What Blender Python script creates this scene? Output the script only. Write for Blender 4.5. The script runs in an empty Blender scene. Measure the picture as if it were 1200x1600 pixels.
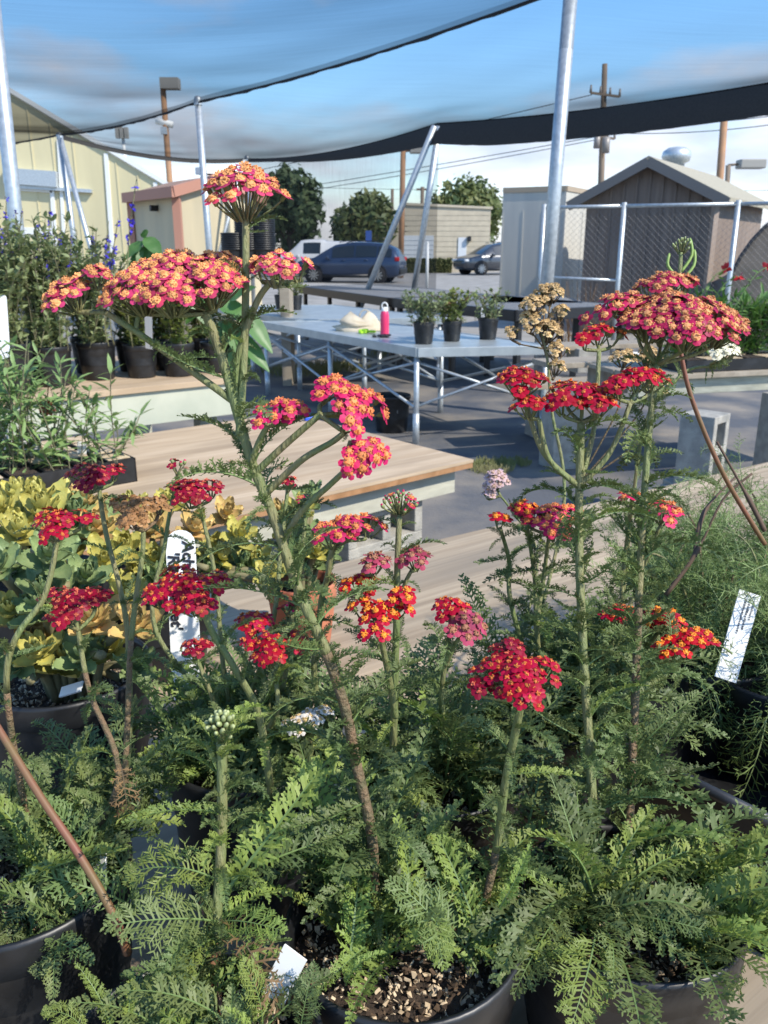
import bpy, math, random
from mathutils import Vector as V, Matrix, noise
R = random.Random(7)
PI = math.pi
S = bpy.context.scene
COL = S.collection
# ------------------------------------------------------------------ camera
F = 1300.0; PITCH = math.radians(17.6); CAM = V((0, 0, 1.45))
cd = bpy.data.cameras.new('camera'); cam = bpy.data.objects.new('camera', cd); COL.objects.link(cam)
cam.location = CAM; cam.rotation_euler = (PI/2 - PITCH, 0, 0)
cd.sensor_fit = 'VERTICAL'; cd.sensor_height = 36; cd.lens = 36*F/1600
cd.clip_start = 0.02; cd.clip_end = 2000
cd.dof.use_dof = True; cd.dof.focus_distance = 0.66; cd.dof.aperture_fstop = 20
S.camera = cam
# ------------------------------------------------------------------ light
SUN_EL = math.radians(43); SUN_H = V((0.84, -0.54, 0)).normalized()
SUN = V((SUN_H.x*math.cos(SUN_EL), SUN_H.y*math.cos(SUN_EL), math.sin(SUN_EL)))
w = bpy.data.worlds.new('World'); S.world = w; w.use_nodes = True
nt = w.node_tree; nt.nodes.clear()
def wn(t): return nt.nodes.new(t)
out = wn('ShaderNodeOutputWorld'); bg = wn('ShaderNodeBackground'); sky = wn('ShaderNodeTexSky')
sky.sky_type = 'NISHITA'; sky.sun_disc = False; sky.sun_elevation = SUN_EL
sky.sun_rotation = math.atan2(SUN_H.x, SUN_H.y)
sky.air_density = 1.0; sky.dust_density = 0.25; sky.ozone_density = 2.5
tc = wn('ShaderNodeTexCoord'); mp = wn('ShaderNodeMapping'); mp.inputs['Scale'].default_value = (1.0, 1.0, 3.2)
mp.inputs['Location'].default_value = (3.7, 1.2, 0.4)
n1 = wn('ShaderNodeTexNoise'); n1.inputs['Scale'].default_value = 3.6; n1.inputs['Detail'].default_value = 7; n1.inputs['Roughness'].default_value = 0.52
sep = wn('ShaderNodeSeparateXYZ'); mr = wn('ShaderNodeMapRange')
mr.inputs[1].default_value = 0.02; mr.inputs[2].default_value = 0.2; mr.inputs[3].default_value = 0.17; mr.inputs[4].default_value = -0.07
ad = wn('ShaderNodeMath'); ad.operation = 'ADD'
rp = wn('ShaderNodeValToRGB'); rp.color_ramp.elements[0].position = 0.45; rp.color_ramp.elements[1].position = 0.66
n2 = wn('ShaderNodeTexNoise'); n2.inputs['Scale'].default_value = 8; n2.inputs['Detail'].default_value = 5
rc = wn('ShaderNodeValToRGB')
rc.color_ramp.elements[0].position = 0.3; rc.color_ramp.elements[0].color = (3.0, 3.3, 4.0, 1)
rc.color_ramp.elements[1].position = 0.7; rc.color_ramp.elements[1].color = (5.0, 5.1, 5.6, 1)
hs = wn('ShaderNodeHueSaturation'); hs.inputs['Saturation'].default_value = 1.25; hs.inputs['Value'].default_value = 1.28
mx = wn('ShaderNodeMixRGB'); fm = wn('ShaderNodeMath'); fm.operation = 'MULTIPLY'; fm.inputs[1].default_value = 0.9
L = nt.links.new
L(tc.outputs['Generated'], mp.inputs[0]); L(mp.outputs[0], n1.inputs['Vector']); L(mp.outputs[0], n2.inputs['Vector'])
L(tc.outputs['Generated'], sep.inputs[0]); L(sep.outputs['Z'], mr.inputs[0])
L(n1.outputs[0], ad.inputs[0]); L(mr.outputs[0], ad.inputs[1]); L(ad.outputs[0], rp.inputs[0])
L(n2.outputs[0], rc.inputs[0]); L(rp.outputs[0], fm.inputs[0]); L(fm.outputs[0], mx.inputs[0])
L(sky.outputs[0], hs.inputs['Color']); L(hs.outputs[0], mx.inputs[1]); L(rc.outputs[0], mx.inputs[2])
L(mx.outputs[0], bg.inputs[0]); bg.inputs[1].default_value = 0.145; L(bg.outputs[0], out.inputs[0])
sd = bpy.data.lights.new('sun', 'SUN'); sd.energy = 3.9; sd.angle = math.radians(0.6); sd.color = (1, 0.93, 0.82)
so = bpy.data.objects.new('sun', sd); COL.objects.link(so); so.location = (6, -5, 12)
so.rotation_euler = (-SUN).to_track_quat('-Z', 'Y').to_euler()
S.view_settings.view_transform = 'Standard'; S.view_settings.look = 'None'; S.view_settings.gamma = 1; S.view_settings.exposure = 0.7
S.view_settings.use_curve_mapping = False

# ------------------------------------------------------------------ pixel helpers (pixels of the 1200 x 1600 photograph)
CP, SP = math.cos(PITCH), math.sin(PITCH)
def ray(px, py):
    u = (px-600)/F; v = (800-py)/F
    return V((u, CP+v*SP, -SP+v*CP))
def C(px, py, d): return CAM + ray(px, py)*d                    # d = distance along the lens axis
def W(px, py, y):                                                # point at y metres ahead
    r = ray(px, py); return CAM + r*(y/r.y)
def G(px, py, z=0.0):                                            # point on a level plane
    r = ray(px, py); return CAM + r*((z-CAM.z)/r.z)

# ------------------------------------------------------------------ materials
MATS = {}
def hexlin(r, g, b):
    f = lambda c: (c/255/12.92) if c <= 10 else ((c/255+0.055)/1.055)**2.4
    return (f(r), f(g), f(b))
def mat(name, col, rough=0.6, col2=None, scale=8, metal=0.0, bump=0.0, bscale=None, vary=0.0, trans=0.0, spec=0.5,
        stretch=(1, 1, 1), coat=0.0, detail=5, lo=0.35, hi=0.65, hvar=0.0):
    if name in MATS: return MATS[name]
    m = bpy.data.materials.new(name); m.use_nodes = True; t = m.node_tree; b = t.nodes['Principled BSDF']; k = t.links.new
    b.inputs['Roughness'].default_value = rough; b.inputs['Metallic'].default_value = metal
    b.inputs['Specular IOR Level'].default_value = spec
    if coat: b.inputs['Coat Weight'].default_value = coat
    src = None
    if col2 or bump:
        co = t.nodes.new('ShaderNodeTexCoord'); mpn = t.nodes.new('ShaderNodeMapping'); mpn.inputs['Scale'].default_value = stretch
        k(co.outputs['Object'], mpn.inputs[0])
    if col2:
        nz = t.nodes.new('ShaderNodeTexNoise'); nz.inputs['Scale'].default_value = scale; nz.inputs['Detail'].default_value = detail
        k(mpn.outputs[0], nz.inputs['Vector'])
        cr = t.nodes.new('ShaderNodeValToRGB'); e = cr.color_ramp.elements
        e[0].position = lo; e[1].position = hi; e[0].color = (*col, 1); e[1].color = (*col2, 1)
        k(nz.outputs[0], cr.inputs[0]); src = cr.outputs[0]
    if vary or hvar:
        oi = t.nodes.new('ShaderNodeObjectInfo'); h = t.nodes.new('ShaderNodeHueSaturation')
        if src: k(src, h.inputs['Color'])
        else: h.inputs['Color'].default_value = (*col, 1)
        a = t.nodes.new('ShaderNodeMapRange'); a.inputs[3].default_value = 1-vary; a.inputs[4].default_value = 1+vary
        k(oi.outputs['Random'], a.inputs[0]); k(a.outputs[0], h.inputs['Value'])
        if hvar:
            wnz = t.nodes.new('ShaderNodeTexWhiteNoise'); wnz.noise_dimensions = '1D'; k(oi.outputs['Random'], wnz.inputs['W'])
            a2 = t.nodes.new('ShaderNodeMapRange'); a2.inputs[3].default_value = 0.5-hvar; a2.inputs[4].default_value = 0.5+hvar*0.1
            k(wnz.outputs['Value'], a2.inputs[0]); k(a2.outputs[0], h.inputs['Hue'])
        src = h.outputs[0]
    if src: k(src, b.inputs['Base Color'])
    else: b.inputs['Base Color'].default_value = (*col, 1)
    if bump:
        nb = t.nodes.new('ShaderNodeTexNoise'); nb.inputs['Scale'].default_value = bscale or scale*3; nb.inputs['Detail'].default_value = 6
        k(mpn.outputs[0], nb.inputs['Vector'])
        bp = t.nodes.new('ShaderNodeBump'); bp.inputs['Strength'].default_value = bump; bp.inputs['Distance'].default_value = 0.01
        k(nb.outputs[0], bp.inputs['Height']); k(bp.outputs[0], b.inputs['Normal'])
    if trans:
        tr = t.nodes.new('ShaderNodeBsdfTranslucent'); ms = t.nodes.new('ShaderNodeMixShader'); ms.inputs[0].default_value = trans
        if src: k(src, tr.inputs[0])
        else: tr.inputs[0].default_value = (*col, 1)
        o = t.nodes['Material Output']; k(b.outputs[0], ms.inputs[1]); k(tr.outputs[0], ms.inputs[2]); k(ms.outputs[0], o.inputs[0])
    MATS[name] = m; return m

def cloth_mat(name, a, col):
    m = bpy.data.materials.new(name); m.use_nodes = True; t = m.node_tree; t.nodes.clear(); k = t.links.new
    o = t.nodes.new('ShaderNodeOutputMaterial'); tr = t.nodes.new('ShaderNodeBsdfTransparent'); df = t.nodes.new('ShaderNodeBsdfDiffuse')
    df.inputs[0].default_value = (*col, 1)
    ge = t.nodes.new('ShaderNodeNewGeometry'); vm = t.nodes.new('ShaderNodeVectorMath'); vm.operation = 'DOT_PRODUCT'
    k(ge.outputs['Normal'], vm.inputs[0]); k(ge.outputs['Incoming'], vm.inputs[1])
    ab = t.nodes.new('ShaderNodeMath'); ab.operation = 'ABSOLUTE'; k(vm.outputs['Value'], ab.inputs[0])
    mxn = t.nodes.new('ShaderNodeMath'); mxn.operation = 'MAXIMUM'; mxn.inputs[1].default_value = 0.03; k(ab.outputs[0], mxn.inputs[0])
    dv = t.nodes.new('ShaderNodeMath'); dv.operation = 'DIVIDE'; dv.inputs[0].default_value = 1; k(mxn.outputs[0], dv.inputs[1])
    # the open area of the weave: fine threads running along the sheet
    co = t.nodes.new('ShaderNodeTexCoord'); mpn = t.nodes.new('ShaderNodeMapping'); mpn.inputs['Rotation'].default_value = (0, 0, math.radians(47)); mpn.inputs['Scale'].default_value = (0.5, 60, 1)
    k(co.outputs['Object'], mpn.inputs[0])
    nz = t.nodes.new('ShaderNodeTexNoise'); nz.inputs['Scale'].default_value = 2.0; nz.inputs['Detail'].default_value = 4; k(mpn.outputs[0], nz.inputs['Vector'])
    mrn = t.nodes.new('ShaderNodeMapRange'); mrn.inputs[1].default_value = 0.25; mrn.inputs[2].default_value = 0.75
    mrn.inputs[3].default_value = 1-a*0.85; mrn.inputs[4].default_value = 1-a*1.15; k(nz.outputs[0], mrn.inputs[0])
    pw = t.nodes.new('ShaderNodeMath'); pw.operation = 'POWER'; k(mrn.outputs[0], pw.inputs[0]); k(dv.outputs[0], pw.inputs[1])
    ms = t.nodes.new('ShaderNodeMixShader'); k(pw.outputs[0], ms.inputs[0]); k(df.outputs[0], ms.inputs[1]); k(tr.outputs[0], ms.inputs[2])
    k(ms.outputs[0], o.inputs[0]); MATS[name] = m; return m

def wood_mat(name, c1, c2, stain, ang=0.0, grain=60):
    m = bpy.data.materials.new(name); m.use_nodes = True; t = m.node_tree; b = t.nodes['Principled BSDF']; k = t.links.new
    co = t.nodes.new('ShaderNodeTexCoord'); mr0 = t.nodes.new('ShaderNodeMapping'); mr0.inputs['Rotation'].default_value = (0, 0, ang); k(co.outputs['Object'], mr0.inputs[0])
    mg = t.nodes.new('ShaderNodeMapping'); mg.inputs['Scale'].default_value = (1.6, grain, grain*0.4); k(mr0.outputs[0], mg.inputs[0])
    nz = t.nodes.new('ShaderNodeTexNoise'); nz.inputs['Scale'].default_value = 1.0; nz.inputs['Detail'].default_value = 8; nz.inputs['Distortion'].default_value = 0.6; k(mg.outputs[0], nz.inputs['Vector'])
    cr = t.nodes.new('ShaderNodeValToRGB'); e = cr.color_ramp.elements; e[0].position = 0.33; e[1].position = 0.66; e[0].color = (*c2, 1); e[1].color = (*c1, 1); k(nz.outputs[0], cr.inputs[0])
    ms = t.nodes.new('ShaderNodeMapping'); ms.inputs['Scale'].default_value = (1.2, 5, 3); k(mr0.outputs[0], ms.inputs[0])
    n2 = t.nodes.new('ShaderNodeTexNoise'); n2.inputs['Scale'].default_value = 1.3; n2.inputs['Detail'].default_value = 6; k(ms.outputs[0], n2.inputs['Vector'])
    c2r = t.nodes.new('ShaderNodeValToRGB'); e = c2r.color_ramp.elements; e[0].position = 0.42; e[1].position = 0.72; e[0].color = (0, 0, 0, 1); e[1].color = (1, 1, 1, 1); k(n2.outputs[0], c2r.inputs[0])
    mx = t.nodes.new('ShaderNodeMixRGB'); k(c2r.outputs[0], mx.inputs[0]); k(cr.outputs[0], mx.inputs[1]); mx.inputs[2].default_value = (*stain, 1)
    k(mx.outputs[0], b.inputs['Base Color']); b.inputs['Roughness'].default_value = 0.75
    bp = t.nodes.new('ShaderNodeBump'); bp.inputs['Strength'].default_value = 0.25; bp.inputs['Distance'].default_value = 0.003; k(nz.outputs[0], bp.inputs['Height']); k(bp.outputs[0], b.inputs['Normal'])
    MATS[name] = m; return m

M_GALV = mat('galvanised', (0.42, 0.46, 0.48), 0.42, (0.55, 0.59, 0.61), 30, metal=0.55)
M_POT = mat('pot_plastic', (0.008, 0.0085, 0.0095), 0.42, (0.028, 0.03, 0.033), 14, bump=0.06, bscale=60, lo=0.42, hi=0.75)
M_TERRA = mat('terracotta', (0.42, 0.13, 0.07), 0.75, (0.52, 0.2, 0.11), 12)
M_SOIL = mat('soil', (0.018, 0.012, 0.008), 0.95, (0.07, 0.045, 0.028), 90, bump=0.9, bscale=140)
M_PERL = mat('perlite', (0.58, 0.47, 0.32), 0.9, (0.36, 0.25, 0.14), 60, lo=0.4, hi=0.7)
M_BARK = mat('bark_bits', (0.045, 0.028, 0.018), 0.9, (0.12, 0.075, 0.04), 60)
M_PLYN = wood_mat('plywood_near', (0.47, 0.37, 0.25), (0.27, 0.2, 0.125), (0.22, 0.18, 0.13), math.radians(-36), 70)
M_PLYC = wood_mat('plywood_mid', (0.52, 0.4, 0.27), (0.4, 0.29, 0.18), (0.3, 0.22, 0.14), math.radians(-38), 34)
M_PLYE = wood_mat('plywood_edge', (0.38, 0.2, 0.09), (0.26, 0.13, 0.05), (0.32, 0.18, 0.09), 0, 30)
M_PLANK = wood_mat('old_plank', (0.4, 0.34, 0.26), (0.24, 0.2, 0.15), (0.3, 0.25, 0.18), 0, 40)
M_BEIGE = mat('beige_board', (0.46, 0.45, 0.36), 0.8, (0.36, 0.35, 0.28), 8, stretch=(1, 1, 4))
M_PALEW = mat('pale_paint', (0.47, 0.48, 0.38), 0.7, (0.4, 0.42, 0.33), 6)
M_GREYW = mat('weathered_board', (0.42, 0.42, 0.34), 0.8, (0.3, 0.3, 0.24), 9, stretch=(1, 1, 5))
M_CONC = mat('concrete_block', (0.4, 0.38, 0.33), 0.95, (0.28, 0.27, 0.24), 18, bump=0.5, bscale=160)
M_ALU = mat('aluminium_bench', (0.5, 0.54, 0.54), 0.4, (0.4, 0.44, 0.45), 10, metal=0.45)
M_BLACK = mat('black_steel', (0.012, 0.013, 0.016), 0.45)
M_MESH = mat('grey_expanded_mesh', (0.11, 0.11, 0.11), 0.8, (0.24, 0.24, 0.235), 55, bump=0.6, bscale=70)
M_WHITE = mat('white_plastic', (0.78, 0.78, 0.75), 0.5)
M_INK = mat('marker_ink', (0.02, 0.02, 0.025), 0.5)
M_STAKEW = mat('stake_wood', (0.5, 0.32, 0.16), 0.7)
# plants
M_YL = mat('yarrow_leaf', (0.13, 0.19, 0.062), 0.55, vary=0.32, trans=0.36, hvar=0.03)
M_YLL = mat('yarrow_leaf_young', (0.24, 0.33, 0.075), 0.55, vary=0.22, trans=0.42, hvar=0.02)
M_YLB = mat('yarrow_leaf_dry', (0.2, 0.12, 0.05), 0.7, vary=0.3, trans=0.2)
M_RACH = mat('yarrow_midrib', (0.16, 0.24, 0.075), 0.5, trans=0.2)
M_STG = mat('stem_green', (0.15, 0.19, 0.065), 0.6, (0.21, 0.19, 0.085), 70, bump=.5, bscale=400, stretch=(1, 1, 0.15))
M_STB = mat('stem_brown', (0.2, 0.125, 0.07), 0.75, (0.11, 0.095, 0.045), 110, bump=.6, bscale=300)
M_STR = mat('stem_red', (0.2, 0.07, 0.045), 0.55, (0.16, 0.1, 0.04), 40)
def petal(n, c, v=0.22, hv=0.01): return mat(n, c, 0.5, vary=v, trans=0.22, hvar=hv, spec=0.25)
M_CAL = mat('calyx', (0.13, 0.16, 0.05), 0.6)
KINDS = {  # petal, disc material, disc size
 'red': (petal('petal_crimson', (0.36, 0.0025, 0.016)), mat('disc_gold', (0.55, 0.16, 0.03), 0.7, vary=0.25), 0.25),
 'redor': (petal('petal_scarlet', (0.42, 0.004, 0.012)), mat('disc_orange', (0.75, 0.25, 0.02), 0.7, vary=0.2), 0.4),
 'reddk': (petal('petal_deep_red', (0.24, 0.002, 0.014)), mat('disc_rose', (0.55, 0.12, 0.06), 0.7, vary=0.25), 0.22),
 'pink': (petal('petal_magenta', (0.52, 0.018, 0.09)), mat('disc_amber', (0.6, 0.2, 0.06), 0.75, vary=0.25), 0.5),
 'orange': (petal('petal_rose', (0.5, 0.045, 0.095), 0.3, 0.02), mat('disc_peach', (0.64, 0.29, 0.1), 0.75, vary=0.25), 0.55),
 'dusk': (petal('petal_wine', (0.38, 0.015, 0.06), 0.3), mat('disc_copper', (0.55, 0.24, 0.09), 0.75, vary=0.25), 0.5),
 'dull': (petal('petal_dull_rose', (0.36, 0.05, 0.09), 0.3), mat('disc_brown', (0.3, 0.13, 0.07), 0.75, vary=0.25), 0.42),
 'white': (petal('petal_white', (0.78, 0.74, 0.68), 0.1), mat('disc_buff', (0.5, 0.36, 0.16), 0.7), 0.38),
 'cream': (petal('petal_cream', (0.75, 0.72, 0.55), 0.1), mat('disc_cream', (0.72, 0.68, 0.5), 0.7), 0.5),
 'blush': (petal('petal_blush', (0.6, 0.42, 0.42), 0.2), mat('disc_fawn', (0.45, 0.3, 0.22), 0.7), 0.45),
 'tan': (petal('petal_dried', (0.34, 0.18, 0.07), 0.35), mat('disc_dried', (0.24, 0.12, 0.045), 0.8, vary=0.3), 0.55),
 'straw': (petal('petal_straw', (0.55, 0.4, 0.2), 0.3), mat('disc_straw', (0.45, 0.3, 0.13), 0.8, vary=0.3), 0.62),
}

# ------------------------------------------------------------------ mesh helpers
WL = {}
class MB:
    def __init__(s): s.v = []; s.f = []; s.m = []
    def add(s, vs, fs, mi=0):
        b = len(s.v); s.v.extend([V(x) for x in vs]); s.f.extend([tuple(b+i for i in f) for f in fs]); s.m.extend([mi]*len(fs)); return s
    def obox(s, o, a, b, c, mi=0):           # corner and three edge vectors
        o, a, b, c = V(o), V(a), V(b), V(c)
        vs = [o, o+a, o+a+b, o+b, o+c, o+a+c, o+a+b+c, o+b+c]
        return s.add(vs, [(0,3,2,1),(4,5,6,7),(0,1,5,4),(1,2,6,5),(2,3,7,6),(3,0,4,7)], mi)
    def box(s, c, d, rz=0.0, mi=0):
        ca, sa = math.cos(rz), math.sin(rz); a = V((ca, sa, 0))*d[0]; b = V((-sa, ca, 0))*d[1]; e = V((0, 0, d[2]))
        return s.obox(V(c)-a/2-b/2-e/2, a, b, e, mi)
    def tube(s, pts, r, n=6, mi=0, cap=True):
        pts = [V(p) for p in pts]; N = len(pts)
        if not hasattr(r, '__len__'): r = [r]*N
        d0 = (pts[1]-pts[0]).normalized(); u = d0.orthogonal().normalized(); vs = []
        for i in range(N):
            d = (pts[min(i+1, N-1)]-pts[max(i-1, 0)])
            d = d.normalized() if d.length > 1e-9 else d0
            u = (u-d*u.dot(d)); u = u.normalized() if u.length > 1e-6 else d.orthogonal().normalized()
            q = d.cross(u)
            for j in range(n):
                a = 2*PI*j/n; vs.append(pts[i]+(u*math.cos(a)+q*math.sin(a))*r[i])
        fs = [(i*n+j, i*n+(j+1) % n, (i+1)*n+(j+1) % n, (i+1)*n+j) for i in range(N-1) for j in range(n)]
        if cap: fs += [tuple(range(n-1, -1, -1)), tuple((N-1)*n+j for j in range(n))]
        return s.add(vs, fs, mi)
    def lathe(s, prof, n=32, c=(0, 0, 0), mi=0, wob=0.0):
        c = V(c); vs = []
        for (r, z) in prof:
            for j in range(n):
                a = 2*PI*j/n; rr = r*(1+wob*math.sin(2*a+1)); vs.append(c+V((rr*math.cos(a), rr*math.sin(a), z)))
        K = len(prof)
        return s.add(vs, [(i*n+j, i*n+(j+1) % n, (i+1)*n+(j+1) % n, (i+1)*n+j) for i in range(K-1) for j in range(n)], mi)
    def disc(s, c, r, n=24, mi=0, wob=0.0):
        c = V(c); vs = [c]; fs = []
        for k, q in enumerate((0.33, 0.66, 1.0)):
            for j in range(n):
                a = 2*PI*j/n; vs.append(c+V((q*r*math.cos(a), q*r*math.sin(a), (noise.noise(V((q*9*math.cos(a)+c.x*50, q*9*math.sin(a), c.y*50)))*wob))))
        fs = [(0, 1+j, 1+(j+1) % n) for j in range(n)]
        for k in range(2): fs += [(1+k*n+j, 1+(k+1)*n+j, 1+(k+1)*n+(j+1) % n, 1+k*n+(j+1) % n) for j in range(n)]
        return s.add(vs, fs, mi)
    def prism(s, poly, ext, mi=0):           # polygon of points, extruded
        n = len(poly); e = V(ext); vs = [V(p) for p in poly]+[V(p)+e for p in poly]
        return s.add(vs, [tuple(range(n-1, -1, -1)), tuple(range(n, 2*n))]+[(i, (i+1) % n, n+(i+1) % n, n+i) for i in range(n)], mi)
    def leaf(s, p, d, up, ln, wd, mi=0, fold=0.15, droop=0.2):   # six-face pointed leaf
        d = V(d).normalized(); up = V(up); up = up-d*up.dot(d)
        up = up.normalized() if up.length > 1e-6 else d.orthogonal().normalized()
        q = d.cross(up); p = V(p)
        a = p+d*ln*0.35-up*droop*ln*0.05; b = p+d*ln*0.72-up*droop*ln*0.3; e = p+d*ln-up*droop*ln*0.7
        vs = [p, a+q*wd*.5+up*fold*wd, a, a-q*wd*.5+up*fold*wd, b+q*wd*.36+up*fold*wd*.6, b, b-q*wd*.36+up*fold*wd*.6, e]
        return s.add(vs, [(0,2,1),(0,3,2),(1,2,5,4),(2,3,6,5),(4,5,7),(5,6,7)], mi)
    def mesh(s, name, mats, origin=(0, 0, 0), smooth=True):
        me = bpy.data.meshes.new(name); o = V(origin)
        me.from_pydata([tuple(x-o) for x in s.v], [], s.f); me.validate(clean_customdata=False)
        for m in (mats if isinstance(mats, (list, tuple)) else [mats]): me.materials.append(m)
        if len(me.polygons) == len(s.m): me.polygons.foreach_set('material_index', s.m)
        if smooth: me.polygons.foreach_set('use_smooth', [True]*len(me.polygons))
        me.update(); return me
    def build(s, name, mats, parent=None, origin=None, smooth=True, bevel=0.0, kind=None, sharp=None):
        if origin is None: origin = WL[parent.name] if parent else (0, 0, 0)
        ob = bpy.data.objects.new(name, s.mesh(name, mats, origin, smooth)); COL.objects.link(ob)
        WL[ob.name] = V(origin)
        if parent: ob.parent = parent; ob.location = V(origin)-WL[parent.name]
        else: ob.location = V(origin)
        if bevel:
            md = ob.modifiers.new('bevel', 'BEVEL'); md.width = bevel; md.segments = 2; md.limit_method = 'ANGLE'
        if kind: ob['kind'] = kind
        return ob
def tag(o, label, cat=None, group=None, kind=None):
    if label: o['label'] = label
    if cat: o['category'] = cat
    if group: o['group'] = group
    if kind: o['kind'] = kind
    return o
def thing(name, loc, label, cat, group=None):
    o = bpy.data.objects.new(name, None); COL.objects.link(o); o.location = loc; o.empty_display_size = 0.05
    WL[o.name] = V(loc); return tag(o, label, cat, group)
def inst(name, me, parent, M):
    o = bpy.data.objects.new(name, me); COL.objects.link(o); o.parent = parent
    o.matrix_basis = Matrix.Translation(-WL[parent.name]) @ M; return o
def frame(p, x, up, sx=1.0, sy=None, sz=None):
    x = V(x).normalized(); z = V(up)-x*V(up).dot(x)
    z = z.normalized() if z.length > 1e-5 else x.orthogonal().normalized()
    y = z.cross(x); m = Matrix.Identity(4); sy = sx if sy is None else sy; sz = sx if sz is None else sz
    for i in range(3): m[i][0] = x[i]*sx; m[i][1] = y[i]*sy; m[i][2] = z[i]*sz; m[i][3] = p[i]
    return m
def rv(): return V((R.uniform(-1, 1), R.uniform(-1, 1), R.uniform(-1, 1)))
def smooth_path(pts, k=5):
    pts = [V(p) for p in pts]
    if len(pts) < 3: return [pts[0].lerp(pts[1], i/3) for i in range(4)]
    o = []
    for i in range(len(pts)-1):
        p0 = pts[max(i-1, 0)]; p1 = pts[i]; p2 = pts[i+1]; p3 = pts[min(i+2, len(pts)-1)]
        for j in range(k):
            t = j/k; o.append(0.5*((2*p1)+(p2-p0)*t+(2*p0-5*p1+4*p2-p3)*t*t+(3*p1-p0-3*p2+p3)*t**3))
    o.append(pts[-1]); return o
# ================================================================== the setting
ZB = 0.83          # near bench top
mb = MB(); mb.add([(-300, -60, 0), (300, -60, 0), (300, 700, 0), (-300, 700, 0)], [(0, 1, 2, 3)])
g = mb.build('ground', mat('asphalt_lot', (0.2, 0.19, 0.17), 0.95, (0.29, 0.275, 0.25), 1.5, bump=0.3, bscale=25), smooth=False); g['kind'] = 'structure'
nx, ny = 60, 60; mb = MB(); vs = []
for j in range(ny+1):
    for i in range(nx+1):
        x = -7+14*i/nx; y = -2+15.5*j/ny
        vs.append((x, y, 0.012+0.012*noise.noise(V((x*1.1, y*1.1, 0)))+0.004*noise.noise(V((x*4, y*4, 3)))))
mb.add(vs, [(j*(nx+1)+i, j*(nx+1)+i+1, (j+1)*(nx+1)+i+1, (j+1)*(nx+1)+i) for j in range(ny) for i in range(nx)])
g = mb.build('weed_fabric', mat('weed_fabric', (0.085, 0.09, 0.1), 0.8, (0.24, 0.21, 0.17), 1.6, bump=0.4, bscale=40, lo=0.42, hi=0.68)); g['kind'] = 'structure'
# ---- warehouse with cream cladding (gable end)
wy = 22.0
o = thing('warehouse', W(100, 470, wy), 'large cream clad warehouse gable end with white doors behind the shade posts', 'building'); o.location.z = 0; WL[o.name].z = 0
M_CREAM = mat('cream_cladding', (0.62, 0.55, 0.33), 0.6, (0.54, 0.48, 0.29), 0.8, stretch=(2, 1, 0.3))
M_WHT = mat('white_trim', (0.72, 0.73, 0.7), 0.55)
eR = W(268, 296, wy); pk = W(-180, 28, wy); eL = V((pk.x-(eR.x-pk.x), wy, eR.z))
y2 = wy+14
mb = MB(); mb.prism([(eL.x, wy, 0), (eR.x, wy, 0), eR, pk, eL], (-9, 11, 0)); mb.build('wall', M_CREAM, o, smooth=False)
for a, b in ((pk, eR), (pk, eL)):
    dirv = (b-a).normalized(); nrm = V((-dirv.z, 0, dirv.x)); nrm = nrm if nrm.z > 0 else -nrm
    mb = MB(); mb.obox(a-V((0, 0.08, 0))+nrm*0.01, (b-a)+dirv*0.1, (-9, 11, 0), nrm*0.1); mb.build('roof', M_WHT, o, smooth=False)
def strip(p, q, wd, name='trim', m=M_WHT, th=0.04, par=o):   # board on the gable face
    p, q = V(p), V(q); d = (q-p).normalized(); n = d.cross(V((0, 1, 0))).normalized()
    mb = MB(); mb.obox(p-n*wd/2-V((0, th+0.002, 0)), q-p, n*wd, (0, th, 0)); return mb.build(name, m, par, smooth=False)
strip(W(166, 240, wy), W(178, 420, wy), 0.1, 'seam_strip'); strip(W(243, 285, wy), W(244, 300, wy), 0.1, 'seam_strip')
strip(W(92, 218, wy), W(104, 430, wy), 0.08, 'seam_strip')
strip(W(10, 275, wy), W(92, 281, wy), 0.36, 'door_header', M_GALV, 0.2)
strip(W(15, 291, wy), W(145, 299, wy), 0.08, 'door_track', M_GALV, 0.12)
d_ = [W(17, 294, wy), W(82, 298, wy), W(90, 430, wy), W(24, 430, wy)]
strip(d_[0], d_[1], 0.1, 'door_frame'); strip(d_[1], d_[2], 0.1, 'door_frame'); strip(d_[3], d_[0], 0.1, 'door_frame')
strip(W(20, 360, wy), W(86, 362, wy), 0.16, 'door_rail')
for k in range(1, 9):   # cladding ribs
    px = -20+k*31
    if abs(px-166) < 12: continue
    a = W(px, 430, wy); t_ = (a.x-pk.x)/(eR.x-pk.x); zt = pk.z+(eR.z-pk.z)*t_
    strip((a.x, wy, 0.2), (a.x, wy, zt-0.1), 0.03, 'cladding_rib', M_CREAM, 0.015)
# ---- beige hut with pinkish roof
o = thing('hut', W(275, 420, 15), 'small beige hut with salmon trim and low brown roof beside the warehouse', 'building'); o.location.z = 0; WL[o.name].z = 0
cn = W(276, 312, 15.0); lf = W(206, 314, 16.6); rt = W(402, 300, 17.6); zt = 2.32
M_HUT = mat('hut_beige', (0.58, 0.5, 0.33), 0.7, (0.5, 0.44, 0.3), 2, stretch=(1, 1, 0.3))
M_SALM = mat('salmon_trim', (0.48, 0.24, 0.17), 0.7); M_HROOF = mat('brown_shingle', (0.3, 0.18, 0.12), 0.9, (0.22, 0.14, 0.1), 6, bump=0.3)
bk = V((lf.x+rt.x-cn.x, lf.y+rt.y-cn.y, 0))
base = [V((p.x, p.y, 0)) for p in (cn, rt, bk, lf)]
mb = MB(); mb.prism(base, (0, 0, zt)); mb.build('wall', M_HUT, o, smooth=False)
hm = (base[0]+base[1])/2; mb = MB(); mb.prism([base[0]+V((0, 0, zt)), base[1]+V((0, 0, zt)), hm+V((0, 0, zt+.26))], base[3]-base[0]); mb.build('gable', M_HUT, o, smooth=False)
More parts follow.
